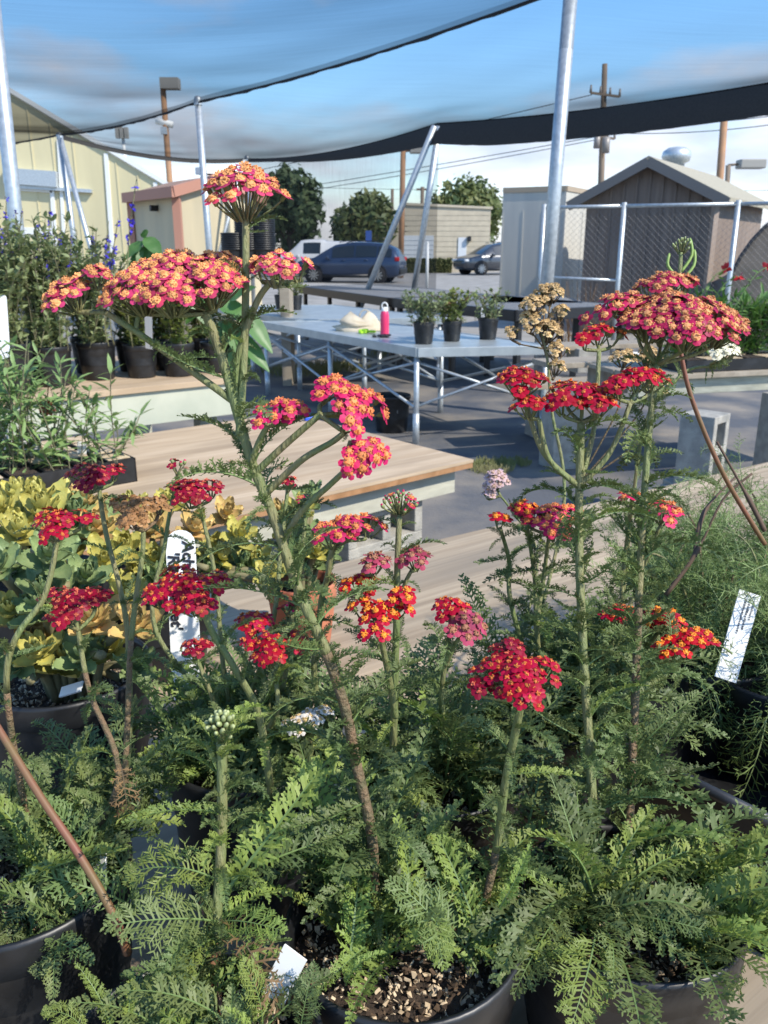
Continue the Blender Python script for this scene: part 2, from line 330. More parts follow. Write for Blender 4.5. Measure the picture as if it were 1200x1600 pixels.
cc = sum(base, V())/4
def gr(p, k): return V((cc.x+(p.x-cc.x)*k, cc.y+(p.y-cc.y)*k, 0))
ov = [gr(p, 1.13) for p in base]
m1 = (ov[0]+ov[1])/2; m2 = (ov[3]+ov[2])/2    # ridge runs along the long side
z0, z1 = zt-0.03, zt+0.3
lo_ = [V((p.x, p.y, z0)) for p in ov]; ra, rb = V((m1.x, m1.y, z1)), V((m2.x, m2.y, z1)); up = V((0, 0, 0.1))
mb = MB(); mb.add([lo_[0], lo_[1], rb, ra, lo_[2], lo_[3]], [(0, 3, 2, 5), (3, 1, 4, 2)]); mb.add([lo_[0]+up, lo_[1]+up, rb+up, ra+up, lo_[2]+up, lo_[3]+up], [(0, 3, 2, 5), (3, 1, 4, 2)])
rf = mb.build('roof', M_HROOF, o, smooth=False)
def beam(a, b, wd, th, name, m, par):
    a, b = V(a), V(b); d = (b-a).normalized(); s_ = d.cross(V((0, 0, 1))); s_ = s_.normalized() if s_.length > 1e-4 else V((1, 0, 0)); u_ = s_.cross(d)
    mb = MB(); mb.obox(a-s_*wd/2-u_*th/2, b-a, s_*wd, u_*th); return mb.build(name, m, par, smooth=False)
for a, b in ((lo_[0], lo_[3]), (lo_[0], ra), (ra, lo_[1])): beam(a+up/2, b+up/2, 0.05, 0.17, 'fascia', M_SALM, rf)
dn = (base[0]-cc).normalized()*0.03
beam(base[0]+dn, base[0]+dn+V((0, 0, zt)), 0.13, 0.13, 'corner_trim', M_SALM, o)
beam(base[3]+V((-.03, -.03, 0)), base[3]+V((-.03, -.03, zt)), 0.1, 0.1, 'corner_trim', M_SALM, o)
mb = MB(); vp = W(242, 318, 15.7); mb.box((vp.x, vp.y-0.1, zt-0.2), (0.14, 0.06, 0.1), 0.75); mb.build('wall_vent', M_BLACK, o, smooth=False)
mb = MB(); a = ra.lerp(rb, 0.12); mb.box(a+V((0, 0, 0.17)), (0.6, 0.4, 0.12), 0.7); mb.build('roof_vent', M_WHT, o, smooth=False)
# ---- far block building
by = 55.0
o = thing('block_building', W(695, 420, by), 'pale concrete block building with white doors across the car park', 'building'); o.location.z = 0; WL[o.name].z = 0
M_BLK = mat('pale_block', (0.5, 0.44, 0.33), 0.9, (0.44, 0.385, 0.29), 2.5)
a, b = W(632, 322, by), W(767, 329, by)
mb = MB(); mb.prism([(a.x, by, 0), (b.x, by, 0), (b.x, by, 3.75), (a.x, by, 4.0)], (0, 9, 0)); mb.build('wall', M_BLK, o, smooth=False)
mb = MB(); mb.obox((a.x-.1, by-.1, 4.0), (b.x-a.x+.2, 0, -.25), (0, 9.2, 0), (0, 0, .14)); mb.build('parapet', M_BLK, o, smooth=False)
mb = MB(); a2 = W(590, 330, by); mb.box(((a2.x+a.x)/2, by+3, 1.5), (a.x-a2.x+.4, 6, 3.0)); mb.build('low_wing', M_BLK, o, smooth=False)
M_DOORW = mat('pale_door', (0.55, 0.58, 0.6), 0.6)
for (x0, x1, y0, y1, nm) in ((627, 677, 368, 412, 'loading_door'), (716, 728, 371, 412, 'door')):
    p, q = W(x0, y0, by), W(x1, y1, by); mb = MB(); mb.obox((p.x, by-.07, max(q.z, .02)), (q.x-p.x, 0, 0), (0, .068, 0), (0, 0, p.z-max(q.z, .02))); d = mb.build(nm, M_DOORW, o, smooth=False)
    n_ = 6 if nm == 'loading_door' else 0
    for k in range(1, n_):
        z_ = q.z+(p.z-q.z)*k/n_; mb = MB(); mb.obox((p.x, by-.09, z_), (q.x-p.x, 0, 0), (0, .02, 0), (0, 0, .04)); mb.build('panel_joint', M_DOORW, d, smooth=False)
for k in range(1, 12):
    z_ = 3.7*k/12; mb = MB(); mb.obox((a.x+.02, by-.018, z_), (b.x-a.x-.04, 0, 0), (0, .02, 0), (0, 0, .26)); mb.build('block_course', M_BLK, o, smooth=False)
mb = MB(); p = W(733, 373, by); mb.box((p.x, by-.15, p.z), (.2, .3, .3)); mb.build('wall_lamp', M_BLACK, o, smooth=False)
# ---- white box trailer
o = thing('box_trailer', W(850, 470, 18), 'grey white box trailer standing beside the brown shed', 'trailer'); o.location.z = 0; WL[o.name].z = 0
c0 = W(885, 302, 18.0); l0 = W(786, 306, 18.6); r0 = W(960, 308, 21.0)
M_TRL = mat('trailer_skin', (0.5, 0.48, 0.42), 0.6, (0.42, 0.41, 0.37), 1.2, stretch=(3, 3, 0.4)); ht = 2.62
c0.z = l0.z = r0.z = 0.35; bk = l0+r0-c0
mb = MB(); mb.prism([c0, r0, bk, l0], (0, 0, ht-0.35)); body = mb.build('body', M_TRL, o, smooth=False)
for a_, b_ in ((l0, c0), (c0, r0)):
    d = (b_-a_); n_ = d.cross(V((0, 0, 1))).normalized()
    mb = MB(); mb.obox(a_+V((0, 0, ht-.42))+n_*.0, d, n_*.02, (0, 0, .1)); mb.build('roof_rail', mat('rust_rail', (0.35, 0.28, 0.2), 0.7), o, smooth=False)
    for k in range(4):
        t_ = k/3; mb = MB(); mb.obox(a_+d*t_*.985+V((0, 0, .02)), d.normalized()*.03, n_*.008, (0, 0, ht-.8)); mb.build('rib', M_TRL, o, smooth=False)
for k in (0.12, 0.3):
    p = l0.lerp(c0, 1-k); mb = MB(); mb.tube([p+V((-.1, .3, .0)), p+V((.1, .55, 0))], .34, 18); mb.build('wheel', M_BLACK, o)
# ---- brown shed with gable roof
sy = 15.0
o = thing('shed', W(1010, 480, sy), 'brown gabled storage shed with grey shingle roof behind chain link fence', 'shed'); o.location.z = 0; WL[o.name].z = 0
fl = W(917, 318, sy+.4); fr = W(1117, 312, sy-.6); fl.z = fr.z = 0; dpt = V((fr.y-fl.y, fl.x-fr.x, 0)); dpt = -dpt.normalized() if dpt.y < 0 else dpt.normalized()
dpt = V((0.55, 0.84, 0)); dpt *= 4.2
eh = 2.22; ph = 2.82; mid = (fl+fr)/2
M_SHED = mat('shed_brown', (0.22, 0.17, 0.135), 0.8, (0.17, 0.13, 0.105), 3, stretch=(4, 4, .3))
M_SHGL = mat('grey_shingle', (0.36, 0.33, 0.25), 0.95, (0.28, 0.26, 0.2), 25, bump=.3)
mb = MB(); mb.prism([fl, fr, fr+V((0, 0, eh)), mid+V((0, 0, ph-.05)), fl+V((0, 0, eh))], dpt); mb.build('wall', M_SHED, o, smooth=False)
dv = (fr-fl).normalized()
for s_, e_ in ((1, fr), (-1, fl)):
    a_ = mid+V((0, 0, ph))-dpt.normalized()*.22; b_ = e_+V((0, 0, eh-.06))+dv*s_*.25-dpt.normalized()*.22
    mb = MB(); mb.obox(a_, b_-a_, dpt*1.12, (0, 0, .07)); rr = mb.build('roof', M_SHGL, o, smooth=False)
    beam(a_+V((0, 0, -.02)), b_+V((0, 0, -.02)), .06, .15, 'fascia', mat('fascia_grey', (0.16, 0.15, 0.14), .8), rr)
for k in range(1, 10):
    a_ = fl.lerp(fr, k/10)-dpt.normalized()*.012; mb = MB(); mb.obox(a_-dv*.02, dv*.04, -dpt.normalized()*.012, (0, 0, eh+(ph-eh)*(1-abs(k/5-1))*.9-.02)); mb.build('batten', M_SHED, o, smooth=False)
mb = MB(); mb.box(fr+V((0.02, -.02, eh/2)), (.09, .09, eh), .3); mb.build('corner_trim', mat('shed_trim', (.34, .27, .22), .8), o, smooth=False)
tv = W(1053, 285, 17.0); tv.z = ph-.05
mb = MB(); mb.lathe([(.16, 0), (.16, .2), (.24, .24), (.27, .33), (.25, .42), (.16, .48), (.02, .5)], 20, tv); tb = mb.build('turbine_vent', M_GALV, o)
# greenhouse arch covered with dark cloth at the fence's right end
o = thing('hoop_tunnel', W(1230, 480, 13), 'dark hooped cloth tunnel beside the brown shed', 'greenhouse'); o.location.z = 0; WL[o.name].z = 0
ca_ = W(1270, 330, 12.6); mb = MB(); rad = 1.22
prof = [(ca_.x+rad*math.cos(a)*1.05, 12.4, max(0, 2.05*math.sin(a)**.8)) for a in [PI*i/20 for i in range(21)]]
M_DKC = mat('tunnel_cloth', (.075, .07, .062), .9, (.11, .1, .09), 4)
vs = [V(p) for p in prof]+[V(p)+V((1.6, 3, 0)) for p in prof]
mb.add(vs, [(i, i+1, 22+i, 21+i) for i in range(20)]); mb.add(vs[:21], [tuple(range(21))]); mb.build('cover', M_DKC, o)
mb = MB(); mb.tube([V(p)-V((0, .02, 0)) for p in prof], .03, 6); mb.build('hoop', M_BLACK, o)

# ---- far light poles, utility pole, wires
M_RUST = mat('rust_pole', (.36, .19, .09), .7, (.28, .16, .09), 4); M_UPOLE = mat('timber_pole', (.2, .155, .115), .9)
def lamp_pole(px, pt, y, r, lab, head=1, pb=None, m=M_RUST):
    t_ = W(px, pt, y); b_ = V((t_.x if pb is None else W(pb, 400, y).x, y, 0)); o = thing('light_pole', b_, lab, 'light pole', 'parking lot light poles')
    MB().tube([b_, t_], [r*1.15, r], 10).build('pole', m, o)
    if head:
        MB().tube([t_, t_+V((.35*head, 0, .03))], r*.5, 6).build('arm', m, o)
        MB().box(t_+V((.75*head, 0, .03)), (.85, .5, .28)).build('lamp_head', mat('lamp_head', (.3, .29, .26), .6), o, smooth=False, bevel=.03)
    return o, b_, t_
o, b_, t_ = lamp_pole(254, 130, 28, .085, 'rusty orange light pole with floodlight and cameras rising behind the beige hut', 0)
mb = MB(); mb.box(W(266, 131, 28), (.55, .4, .3)); mb.build('lamp_head', mat('lamp_head', (.3, .29, .26), .6), o, smooth=False)
p = W(257, 194, 28); MB().tube([p+V((-.25, 0, .1)), p+V((.25, 0, -.02))], .1, 10).build('security_camera', M_WHT, o); MB().box(p+V((0, -.1, -.2)), (.18, .18, .2)).build('bracket', M_GALV, o, smooth=False)
lamp_pole(630, 236, 44, .13, 'slim orange light pole rising beside the blue car', 1, 626)
lamp_pole(1133, 165, 26, .1, 'thick orange light pole rising behind the brown shed', 1, 1119)
lamp_pole(1138, 258, 30, .08, 'short brown street lamp with box head behind the shed roof', 1, 1133, m=M_UPOLE)
# white floodlight mast behind warehouse
t_ = W(192, 212, 40); o = thing('floodlight_mast', (t_.x, 40, 0), 'thin white floodlight mast behind the warehouse roof', 'light pole')
MB().tube([(t_.x, 40, 0), t_], .07, 8).build('pole', M_WHT, o)
for k in (-1, 0, 1): MB().box(t_+V((k*.2, -.1, .1)), (.15, .2, .45)).build('lamp_head', mat('lamp_head', (.3, .29, .26), .6), o, smooth=False)
ux = W(945, 100, 45); ub = V((W(937, 400, 45).x, 45, 0))
o = thing('utility_pole', ub, 'tall wooden utility pole with crossarms and insulators behind the shed', 'utility pole')
MB().tube([ub, ux], [.19, .13], 10).build('pole', M_UPOLE, o)
ins = mat('insulator', (.22, .2, .18), .4)
def arm(px0, px1, py, y=45, n=4, t=.1):
    a_, b_ = W(px0, py-3, y-.2), W(px1, py+3, y-.2); q = beam(a_, b_, .12, t, 'crossarm', M_UPOLE, o)
    for k in range(n):
        c = a_.lerp(b_, k/(n-1)); MB().tube([c, c+V((0, 0, .35))], [.07, .04], 6).build('insulator', ins, q)
    return a_, b_
tops = [arm(923, 968, 148), arm(930, 953, 196, n=2), arm(927, 960, 214)]
MB().lathe([(.02, -.5), (.2, -.5), (.2, .2), (.02, .25)], 12, W(947, 222, 44.6)).build('transformer', ins, o)
MB().lathe([(.02, -.4), (.16, -.4), (.16, .15), (.02, .2)], 12, W(933, 218, 44.6)).build('transformer', ins, o)
M_WIRE = mat('wire', (.03, .03, .035), .6)
def wire(p, q, sag, lab, r=.022):
    p, q = V(p), V(q); pts = [p.lerp(q, i/16)-V((0, 0, sag*4*(i/16)*(1-i/16))) for i in range(17)]
    tag(MB().tube(pts, r, 4).build('power_line', M_WIRE, None, p), lab, 'wire', 'overhead power lines')
wire(W(925, 148, 45), W(-60, 345, 90), .6, 'overhead power line sloping from the upper crossarm of the utility pole')
wire(W(930, 214, 45), W(-60, 360, 90), .5, 'overhead power line sloping from the lower crossarm of the utility pole')
wire(W(955, 214, 45), W(-60, 352, 90), .9, 'overhead power line sagging from the end of the lower crossarm')
wire(W(960, 196, 45), W(1300, 168, 40), .2, 'overhead power line running from the utility pole over the shed')
wire(W(960, 208, 45), W(1300, 180, 40), .25, 'overhead power line just under the one over the shed')
wire(W(380, 290, 80), W(1300, 296, 80), .3, 'low thin overhead line far behind the trees', .025)
t_ = W(613, 295, 80); o = thing('utility_pole', (t_.x, 80, 0), 'distant small utility pole beside the slim orange light pole', 'utility pole')
MB().tube([(t_.x, 80, 0), t_], .14, 6).build('pole', M_UPOLE, o)
t_ = W(660, 292, 75); o = thing('utility_pole', (t_.x, 75, 0), 'distant utility pole with short crossarm above the block building', 'utility pole')
MB().tube([(t_.x, 75, 0), t_], .16, 6).build('pole', M_UPOLE, o); beam(t_+V((-.5, 0, -.2)), t_+V((.5, 0, -.2)), .12, .16, 'crossarm', M_UPOLE, o)

# ---- trees, hedge
M_TRUNK = mat('tree_bark', (.09, .065, .045), .9)
M_TL1 = mat('tree_leaf_dark', (.06, .095, .035), .6, (.1, .14, .05), .8, trans=.2); M_TL2 = mat('tree_leaf_mid', (.08, .125, .04), .6, (.16, .17, .05), .7, trans=.2)
def tree(name, lab, x0, x1, top, bot, y, m, n=4200, seed=1, lobes=9):
    rr = random.Random(seed); a_, b_ = W(x0, top, y), W(x1, top, y); cx = (a_.x+b_.x)/2; wd = (b_.x-a_.x)/2; zt = a_.z; zb = max(W(x0, bot, y).z, .5)
    o = thing(name, (cx, y, 0), lab, 'tree', 'trees beyond the car park')
    mb = MB(); mb.tube([(cx, y, 0), (cx+.1, y, zb+.4), (cx, y, (zt+zb)/2)], [.25, .2, .1], 8)
    cen = []
    for k in range(lobes):
        a = 2*PI*k/lobes+rr.random(); q = rr.uniform(.15, .62); c = V((cx+wd*q*math.cos(a), y+wd*q*math.sin(a), zb+(zt-zb)*rr.uniform(.28, .72))); cen.append((c, rr.uniform(.38, .55)))
        mb.tube([(cx, y, zb+.3), c], [.1, .04], 5)
    cen.append((V((cx, y, zt-(zt-zb)*.3)), .42))
    mb.build('trunk', M_TRUNK, o)
    mb = MB(); h = (zt-zb)
    for i in range(n):
        c, s_ = cen[i % len(cen)]; d = V((rr.gauss(0, 1), rr.gauss(0, 1), rr.gauss(0, 1))).normalized()*(rr.random()**.3)
        p = c+V((d.x*wd*s_, d.y*wd*s_, d.z*h*s_*.72)); p += V((rr.gauss(0, .12), 0, rr.gauss(0, .12)))
        dd = (d+V((rr.gauss(0, .6), rr.gauss(0, .6), rr.gauss(0, .6)))); sz = rr.uniform(.16, .36)
        dd = dd.normalized(); u_ = dd.orthogonal().normalized(); u_.rotate(Matrix.Rotation(rr.uniform(0, 6.28), 3, dd)); v_ = dd.cross(u_)
        mb.add([p-u_*sz, p-v_*sz*.45, p+u_*sz, p+v_*sz*.45], [(0, 1, 2, 3)])
    mb.build('crown', m, o, kind='stuff', smooth=False)
tree('broadleaf_tree', 'tall dark tree showing through the mesh behind the white pickup', 392, 504, 262, 392, 50, M_TL1, seed=3)
tree('broadleaf_tree', 'low rounded tree directly behind the blue car', 500, 642, 300, 396, 56, M_TL2, seed=8)
tree('broadleaf_tree', 'big yellowing tree growing behind the pale block building', 656, 806, 272, 400, 68, M_TL2, n=6000, seed=12, lobes=12)
tree('broadleaf_tree', 'small far tree at the end of the tree row', 300, 400, 330, 400, 85, M_TL1, n=2000, seed=22)
hp, hq = W(628, 408, 53), W(705, 420, 53); mb = MB()
mb.box(((hp.x+hq.x)/2, 53, .4), (hq.x-hp.x, .9, .78))
for i in range(2600):
    p = V((R.uniform(hp.x, hq.x), 53+R.uniform(-.5, .5), R.uniform(0.05, .85)))
    if i % 2: p.y = 52.52
    u_ = rv()*.09; v_ = rv()*.06; mb.add([p-u_, p-v_, p+u_, p+v_], [(0, 1, 2, 3)])
o = mb.build('hedge', mat('hedge_leaf', (.06, .075, .02), .8, (.1, .1, .03), 3), None, (hp.x, 53, 0), smooth=False); tag(o, 'low clipped hedge in front of the block building', 'hedge')
q = W(633, 430, 43); o = thing('sign_post', (q.x, 43, 0), 'blue parking sign on a post behind the blue car', 'sign'); pz = W(576, 362, 46)
o.location = (pz.x, 46, 0); WL[o.name] = V((pz.x, 46, 0)); MB().tube([(pz.x, 46, 0), (pz.x, 46, pz.z)], .03, 6).build('post', M_GALV, o); MB().box((pz.x, 45.95, pz.z-.25), (.32, .03, .6)).build('panel', mat('blue_sign', (.03, .08, .3), .5), o, smooth=False)
# white bollard post
q = W(668, 382, 30); o = thing('marker_post', (q.x, 30, 0), 'slender white marker post beside the leaning shade props', 'post'); MB().tube([(q.x, 30, 0), (q.x, 30, q.z)], [.055, .05], 8).build('shaft', M_WHT, o); MB().lathe([(.05, 0), (.035, .08), (.002, .12)], 8, (q.x, 30, q.z)).build('cap', M_WHT, o)

# ---- cars
def car(name, lab, p, ang, paint, sc=1.0, style='suv'):
    o = thing(name, p, lab, 'car' if style != 'pickup' else 'pickup'); WL[o.name] = V((0, 0, 0))
    Ln, hw = 4.75, .92
    if style == 'suv':
        xs = [-2.37, -2.3, -2.1, -1.7, -1.0, -.2, .5, .95, 1.45, 1.9, 2.2, 2.37]
        belt = [.78, .98, 1.04, 1.04, 1.03, 1.01, 1.0, 1.0, .98, .93, .86, .7]
        roof = [.8, 1.1, 1.42, 1.62, 1.68, 1.69, 1.6, 1.36, 1.06, .97, .89, .72]
        bot = [.45, .32, .24, .22, .22, .22, .22, .22, .22, .24, .3, .42]
        wdt = [.8, .9, .95, .98, 1, 1, 1, 1, .98, .95, .88, .74]; wr, wf = -1.42, 1.45
    else:
        xs = [-2.7, -2.65, -2.2, -1.2, -.55, -.45, .1, .7, 1.1, 1.5, 2.2, 2.6, 2.7]
        belt = [.95, 1.1, 1.12, 1.12, 1.12, 1.12, 1.12, 1.12, 1.1, 1.08, 1.04, .98, .8]
        roof = [.96, 1.74, 1.78, 1.78, 1.78, 1.86, 1.88, 1.84, 1.45, 1.12, 1.08, 1.0, .82]
        bot = [.5, .45, .4, .4, .4, .4, .4, .4, .4, .4, .42, .45, .5]
        wdt = [.94, .97, 1, 1, 1, 1, 1, 1, 1, .98, .96, .9, .8]; wr, wf = -1.6, 1.7
    def itp(arr, x):
        for i in range(len(xs)-1):
            if xs[i] <= x <= xs[i+1]: t = (x-xs[i])/(xs[i+1]-xs[i]); return arr[i]*(1-t)+arr[i+1]*t
        return arr[-1]
    def sect(x):
        b, rf_, bo, wd = itp(belt, x), itp(roof, x), itp(bot, x), itp(wdt, x)*hw; up_ = max(rf_-b, .02); tin = min(.26, up_*.42)
        return [(wd*.9, bo), (wd*.985, bo+.14), (wd, (bo+b)/2+.05), (wd*.985, b-.04), (wd*.955, b), (wd*.955-tin*.9, b+up_*.86), (wd*.955-tin-.08, rf_-.01), (0, rf_+.02)]
    mb = MB(); vs = []; xx = []
    for i in range(len(xs)-1): xx += [xs[i], (xs[i]+xs[i+1])/2]
    xx.append(xs[-1]); K = 16
    for x in xx:
        s_ = sect(x); ring = [(x, -y, z) for (y, z) in s_]+[(x, y, z) for (y, z) in reversed(s_[:-1])]; ring.append((x, 0, s_[0][1])); vs += ring
    n = 16; fs = [(i*n+j, i*n+(j+1) % n, (i+1)*n+(j+1) % n, (i+1)*n+j) for i in range(len(xx)-1) for j in range(n)]
    fs += [tuple(range(n-1, -1, -1)), tuple((len(xx)-1)*n+j for j in range(n))]
    mb.add(vs, fs); body = mb.build('body', paint, o)
    M_GL = mat('car_glass', (.02, .026, .03), .08, spec=.8); M_TYRE = mat('tyre', (.015, .015, .016), .8); M_RIM = mat('rim', (.5, .51, .52), .3, metal=.7)
    spans = [(-2.02, -1.42), (-1.36, -.42), (-.36, .62)] if style == 'suv' else [(-2.45, -.62), (-.35, .55)]
    for sg in (-1, 1):
        for k, (a_, b_) in enumerate(spans):
            mb = MB(); vs = []; N = 5
            for i in range(N+1):
                x = a_+(b_-a_)*i/N; s_ = sect(x); (y0, z0), (y1, z1) = s_[4], s_[5]
                for t in (.08, .92): vs.append((x, sg*(y0+(y1-y0)*t+.012), z0+(z1-z0)*t+.01))
            mb.add(vs, [(2*i, 2*i+2, 2*i+3, 2*i+1) if sg < 0 else (2*i, 2*i+1, 2*i+3, 2*i+2) for i in range(N)])
            if style == 'pickup' and k == 0: continue
            mb.build('side_window', M_GL, o)
        for wx in (wr, wf):
            mb = MB(); mb.tube([(wx, sg*(hw-.1), .36), (wx, sg*(hw+.006), .36)], .42, 24); mb.build('wheel_arch', M_TYRE, o, smooth=False)
            wl = MB().tube([(wx, sg*(hw-.16), .34), (wx, sg*(hw+.015), .34), (wx, sg*(hw+.03), .34)], [.34, .34, .31], 24).build('wheel', M_TYRE, o)
            mb = MB(); mb.tube([(wx, sg*(hw+.02), .34), (wx, sg*(hw+.036), .34)], .1, 12)
            for q in range(10):
                a = 2*PI*q/10; mb.obox(V((wx, sg*(hw+.03), .34))-V((math.sin(a), 0, -math.cos(a)))*.03*0, V((math.cos(a), 0, math.sin(a)))*.24, V((-math.sin(a), 0, math.cos(a)))*.045, (0, sg*.012, 0))
            mb.tube([(wx, sg*(hw+.028), .34), (wx, sg*(hw+.034), .34)], .1, 12); mb.build('rim', M_RIM, wl, smooth=False)
        mb = MB(); mb.box((.78 if style == 'suv' else .8, sg*(hw+.1), 1.06), (.14, .2, .16)); mb.build('mirror', paint, o, bevel=.03)
        x = xs[-3]; s_ = sect(2.22 if style == 'suv' else 2.6); mb = MB(); mb.box((2.24 if style == 'suv' else 2.6, sg*hw*.68, .78), (.22, .34, .12), sg*-.35); mb.build('headlight', mat('headlight', (.6, .62, .62), .15), o, bevel=.02)
        mb = MB(); mb.box((-2.25 if style == 'suv' else -2.66, sg*hw*.82, 1.0), (.2, .2, .17), sg*.2); mb.build('taillight', mat('taillight', (.45, .01, .012), .2), o, bevel=.02)
        if style == 'suv':
            mb = MB(); mb.tube([(-1.7, sg*.6, 1.69), (-1.5, sg*.62, 1.74), (0, sg*.62, 1.745), (.35, sg*.62, 1.68)], .018, 6); mb.build('roof_rail', M_BLACK, o)
        mb = MB(); mb.box((-.9, sg*(hw*1.0), .95), (.16, .03, .03)); mb.build('door_handle', paint, o); mb = MB(); mb.box((.1, sg*(hw*1.0), .95), (.16, .03, .03)); mb.build('door_handle', paint, o)
        mb = MB(); mb.box((0, sg*hw*.975, .3), (2.2, .05, .14)); mb.build('sill', M_BLACK, o)
    x0, x1 = (.55, 1.38) if style == 'suv' else (.75, 1.46)
    mb = MB(); vs = []
    for i in range(5):
        x = x0+(x1-x0)*i/4; s_ = sect(x); yy = s_[6][0]*.92; z = s_[7][1]+.012
        vs += [(x, -yy, s_[6][1]+.014), (x, 0, z), (x, yy, s_[6][1]+.014)]
    mb.add(vs, [(3*i+j, 3*i+j+1, 3*i+4+j, 3*i+3+j) for i in range(4) for j in range(2)]); mb.build('windscreen', M_GL, o)
    mb = MB(); fx = xs[-1]; mb.box((fx-.04, 0, .55), (.1, 1.1, .2)); mb.build('grille', M_BLACK, o, bevel=.02)
    mb = MB(); mb.box((xs[0]+.02, 0, .5), (.12, 1.5, .26)); mb.build('bumper', M_BLACK, o, bevel=.03)
    o.location = p; o.rotation_euler = (0, 0, ang); o.scale = (sc,)*3
    return o
P_BLUE = mat('paint_blue', (.035, .06, .12), .25, metal=.35, coat=.6); P_GREY = mat('paint_grey', (.06, .065, .075), .25, metal=.4, coat=.6); P_WHITE = mat('paint_white', (.7, .7, .69), .3, coat=.4)
p = W(545, 440, 38.5); car('parked_car', 'dark blue estate car with roof rails parked behind the black benches', (p.x+.1, 38.5, 0), PI-.22, P_BLUE)
p = W(768, 438, 50); car('parked_car', 'dark grey crossover car parked in front of the block building', (p.x+.2, 50, .0), PI+.42, P_GREY, 1.02)
p = W(495, 395, 46); car('pickup_truck', 'white pickup with canopy parked beyond the dark blue car', (p.x, 46, 0), PI-.12, P_WHITE, 1.0, 'pickup')
# ================================================================== shade structure
PGRP = 'galvanised shade posts'
def post(name, a, b, r, lab, group=PGRP, cap=True):
    a, b = V(a), V(b); o = thing(name, a, lab, 'post', group); MB().tube([a, b], r, 14).build('pipe', M_GALV, o)
    if cap: MB().lathe([(r*1.2, -.06), (r*1.2, 0), (r*.9, r*.7), (.002, r)], 12, b).build('cap', M_GALV, o)
    return o
CZ = 3.0
t_ = W(893, -25, 7.4); b_ = V((W(838, 640, 7.4).x, 7.4, 0.0)); post('shade_post', b_, t_+(t_-b_)*.06, .056, 'thick galvanised post rising past the aluminium bench to the cloth')
t_ = W(-6, 60, 4.6); b_ = V((W(16, 420, 4.6).x+.03, 4.6, 0)); post('shade_post', b_, t_+(t_-b_)*.25, .037, 'galvanised post standing in front of the cream warehouse doors')
PA = G(93, 211, CZ); PB = G(309, 155, CZ); PD = G(386, 246, CZ); PE = G(683, 194, CZ)
post('shade_post', (PB.x+.05, PB.y, 0), PB+V((0, 0, .0)), .037, 'galvanised post rising in front of the beige hut')
post('shade_post', (PA.x+.1, PA.y, 0), PA, .04, 'upright galvanised post at the warehouse corner of the shade cloth')
post('shade_post', (PD.x, PD.y, 0), PD, .04, 'galvanised post behind the topmost flower head')
def prop(a, b, lab, r=.035): post('shade_prop', a, b, r, lab, 'slanting shade props', False)
prop((PA.x+.75, PA.y-.6, 0), PA+V((0.03, -.06, -.05)), 'slanting brace pipe leaning on the warehouse corner post')
prop((PD.x-1.0, PD.y-.3, 0), PD+V((-.05, -.05, -.03)), 'slanting brace pipe leaning on the post behind the topmost flower head')
q0 = W(580, 441, PE.y+.9); q1 = W(646, 452, PE.y+.6)
d_ = q0-PE; prop(PE+d_*((0-PE.z)/d_.z), PE+V((-.03, 0, -.02)), 'long slanting prop of the pale A shaped brace crossing the blue car', .042)
d_ = q1-PE; prop(PE+d_*((0-PE.z)/d_.z), PE+V((.03, 0, -.02)), 'steeper prop of the pale A shaped brace beside the marker post', .042)

M_SH = cloth_mat('shade_mesh', .115, (.022, .022, .024)); M_SHD = mat('shade_hem', (.042, .041, .04), .95, (.055, .053, .05), 60); M_SHC = cloth_mat('shade_curtain', .3, (.03, .03, .033))
ED = V((.675, -.738, 0)).normalized(); EN = V((-.738, -.675, 0)).normalized()   # along the edge, and from it towards the lens
def edge_interp(keys, t):
    for i in range(len(keys)-1):
        if keys[i][0] <= t <= keys[i+1][0]:
            u = (t-keys[i][0])/(keys[i+1][0]-keys[i][0]); p = keys[i][1].lerp(keys[i+1][1], u); return p-V((0, 0, keys[i][2]*4*u*(1-u)))
    return keys[-1][1]
def sheet(name, lab, keys, slope, curve, width, hem, near=None):
    T0, T1 = keys[0][0], keys[-1][0]; nt_, ns = 70, 34; vs = []
    for i in range(nt_+1):
        e = edge_interp(keys, T0+(T1-T0)*i/nt_)
        hv = V((e.x, e.y, 0)); slope = (e.z-CAM.z)/hv.length*max(.1, hv.normalized().dot(-EN))
        for j in range(ns+1):
            u = width*(j/ns)**1.7
            if near:
                s_ = (j/ns)**1.4; f_ = edge_interp(near, near[0][0]+(near[-1][0]-near[0][0])*i/nt_)+V((0, 0, .05)); q_ = e.lerp(f_, s_); q_.z += -slope*(V((q_.x-e.x, q_.y-e.y, 0)).dot(EN))*(1-s_)*1.05+.012*noise.noise(V((i*.25, s_*6, 0))); vs.append(q_); continue
            vs.append(e+EN*u+V((0, 0, -slope*u+.024*(math.exp(.76*u)-1-.76*u*.5)+.012*noise.noise(V((i*.25, u*1.2, 0))))))
    o = thing(name, keys[0][1], lab, 'shade cloth', 'shade cloths')
    mb = MB(); mb.add(vs, [(i*(ns+1)+j, i*(ns+1)+j+1, (i+1)*(ns+1)+j+1, (i+1)*(ns+1)+j) for i in range(nt_) for j in range(ns)]); mb.build('mesh_sheet', M_SH, o)
    mb = MB(); vs = []
    for i in range(nt_*2+1):
        t = T0+(T1-T0)*i/(nt_*2); e = edge_interp(keys, t); h = hem(i/(nt_*2)); n_ = .006*noise.noise(V((i*.9, 0, 5)))
        vs += [e+V((0, 0, .015)), e+EN*.02-V((0, 0, h*.5)), e+EN*.01-V((0, 0, h+n_))]
    mb.add(vs, [(3*i+j, 3*i+j+1, 3*i+4+j, 3*i+3+j) for i in range(nt_*2) for j in range(2)]); mb.build('hem', M_SHD, o)
    return o
E1 = G(620, 106, CZ); E2 = G(862, -4, CZ)
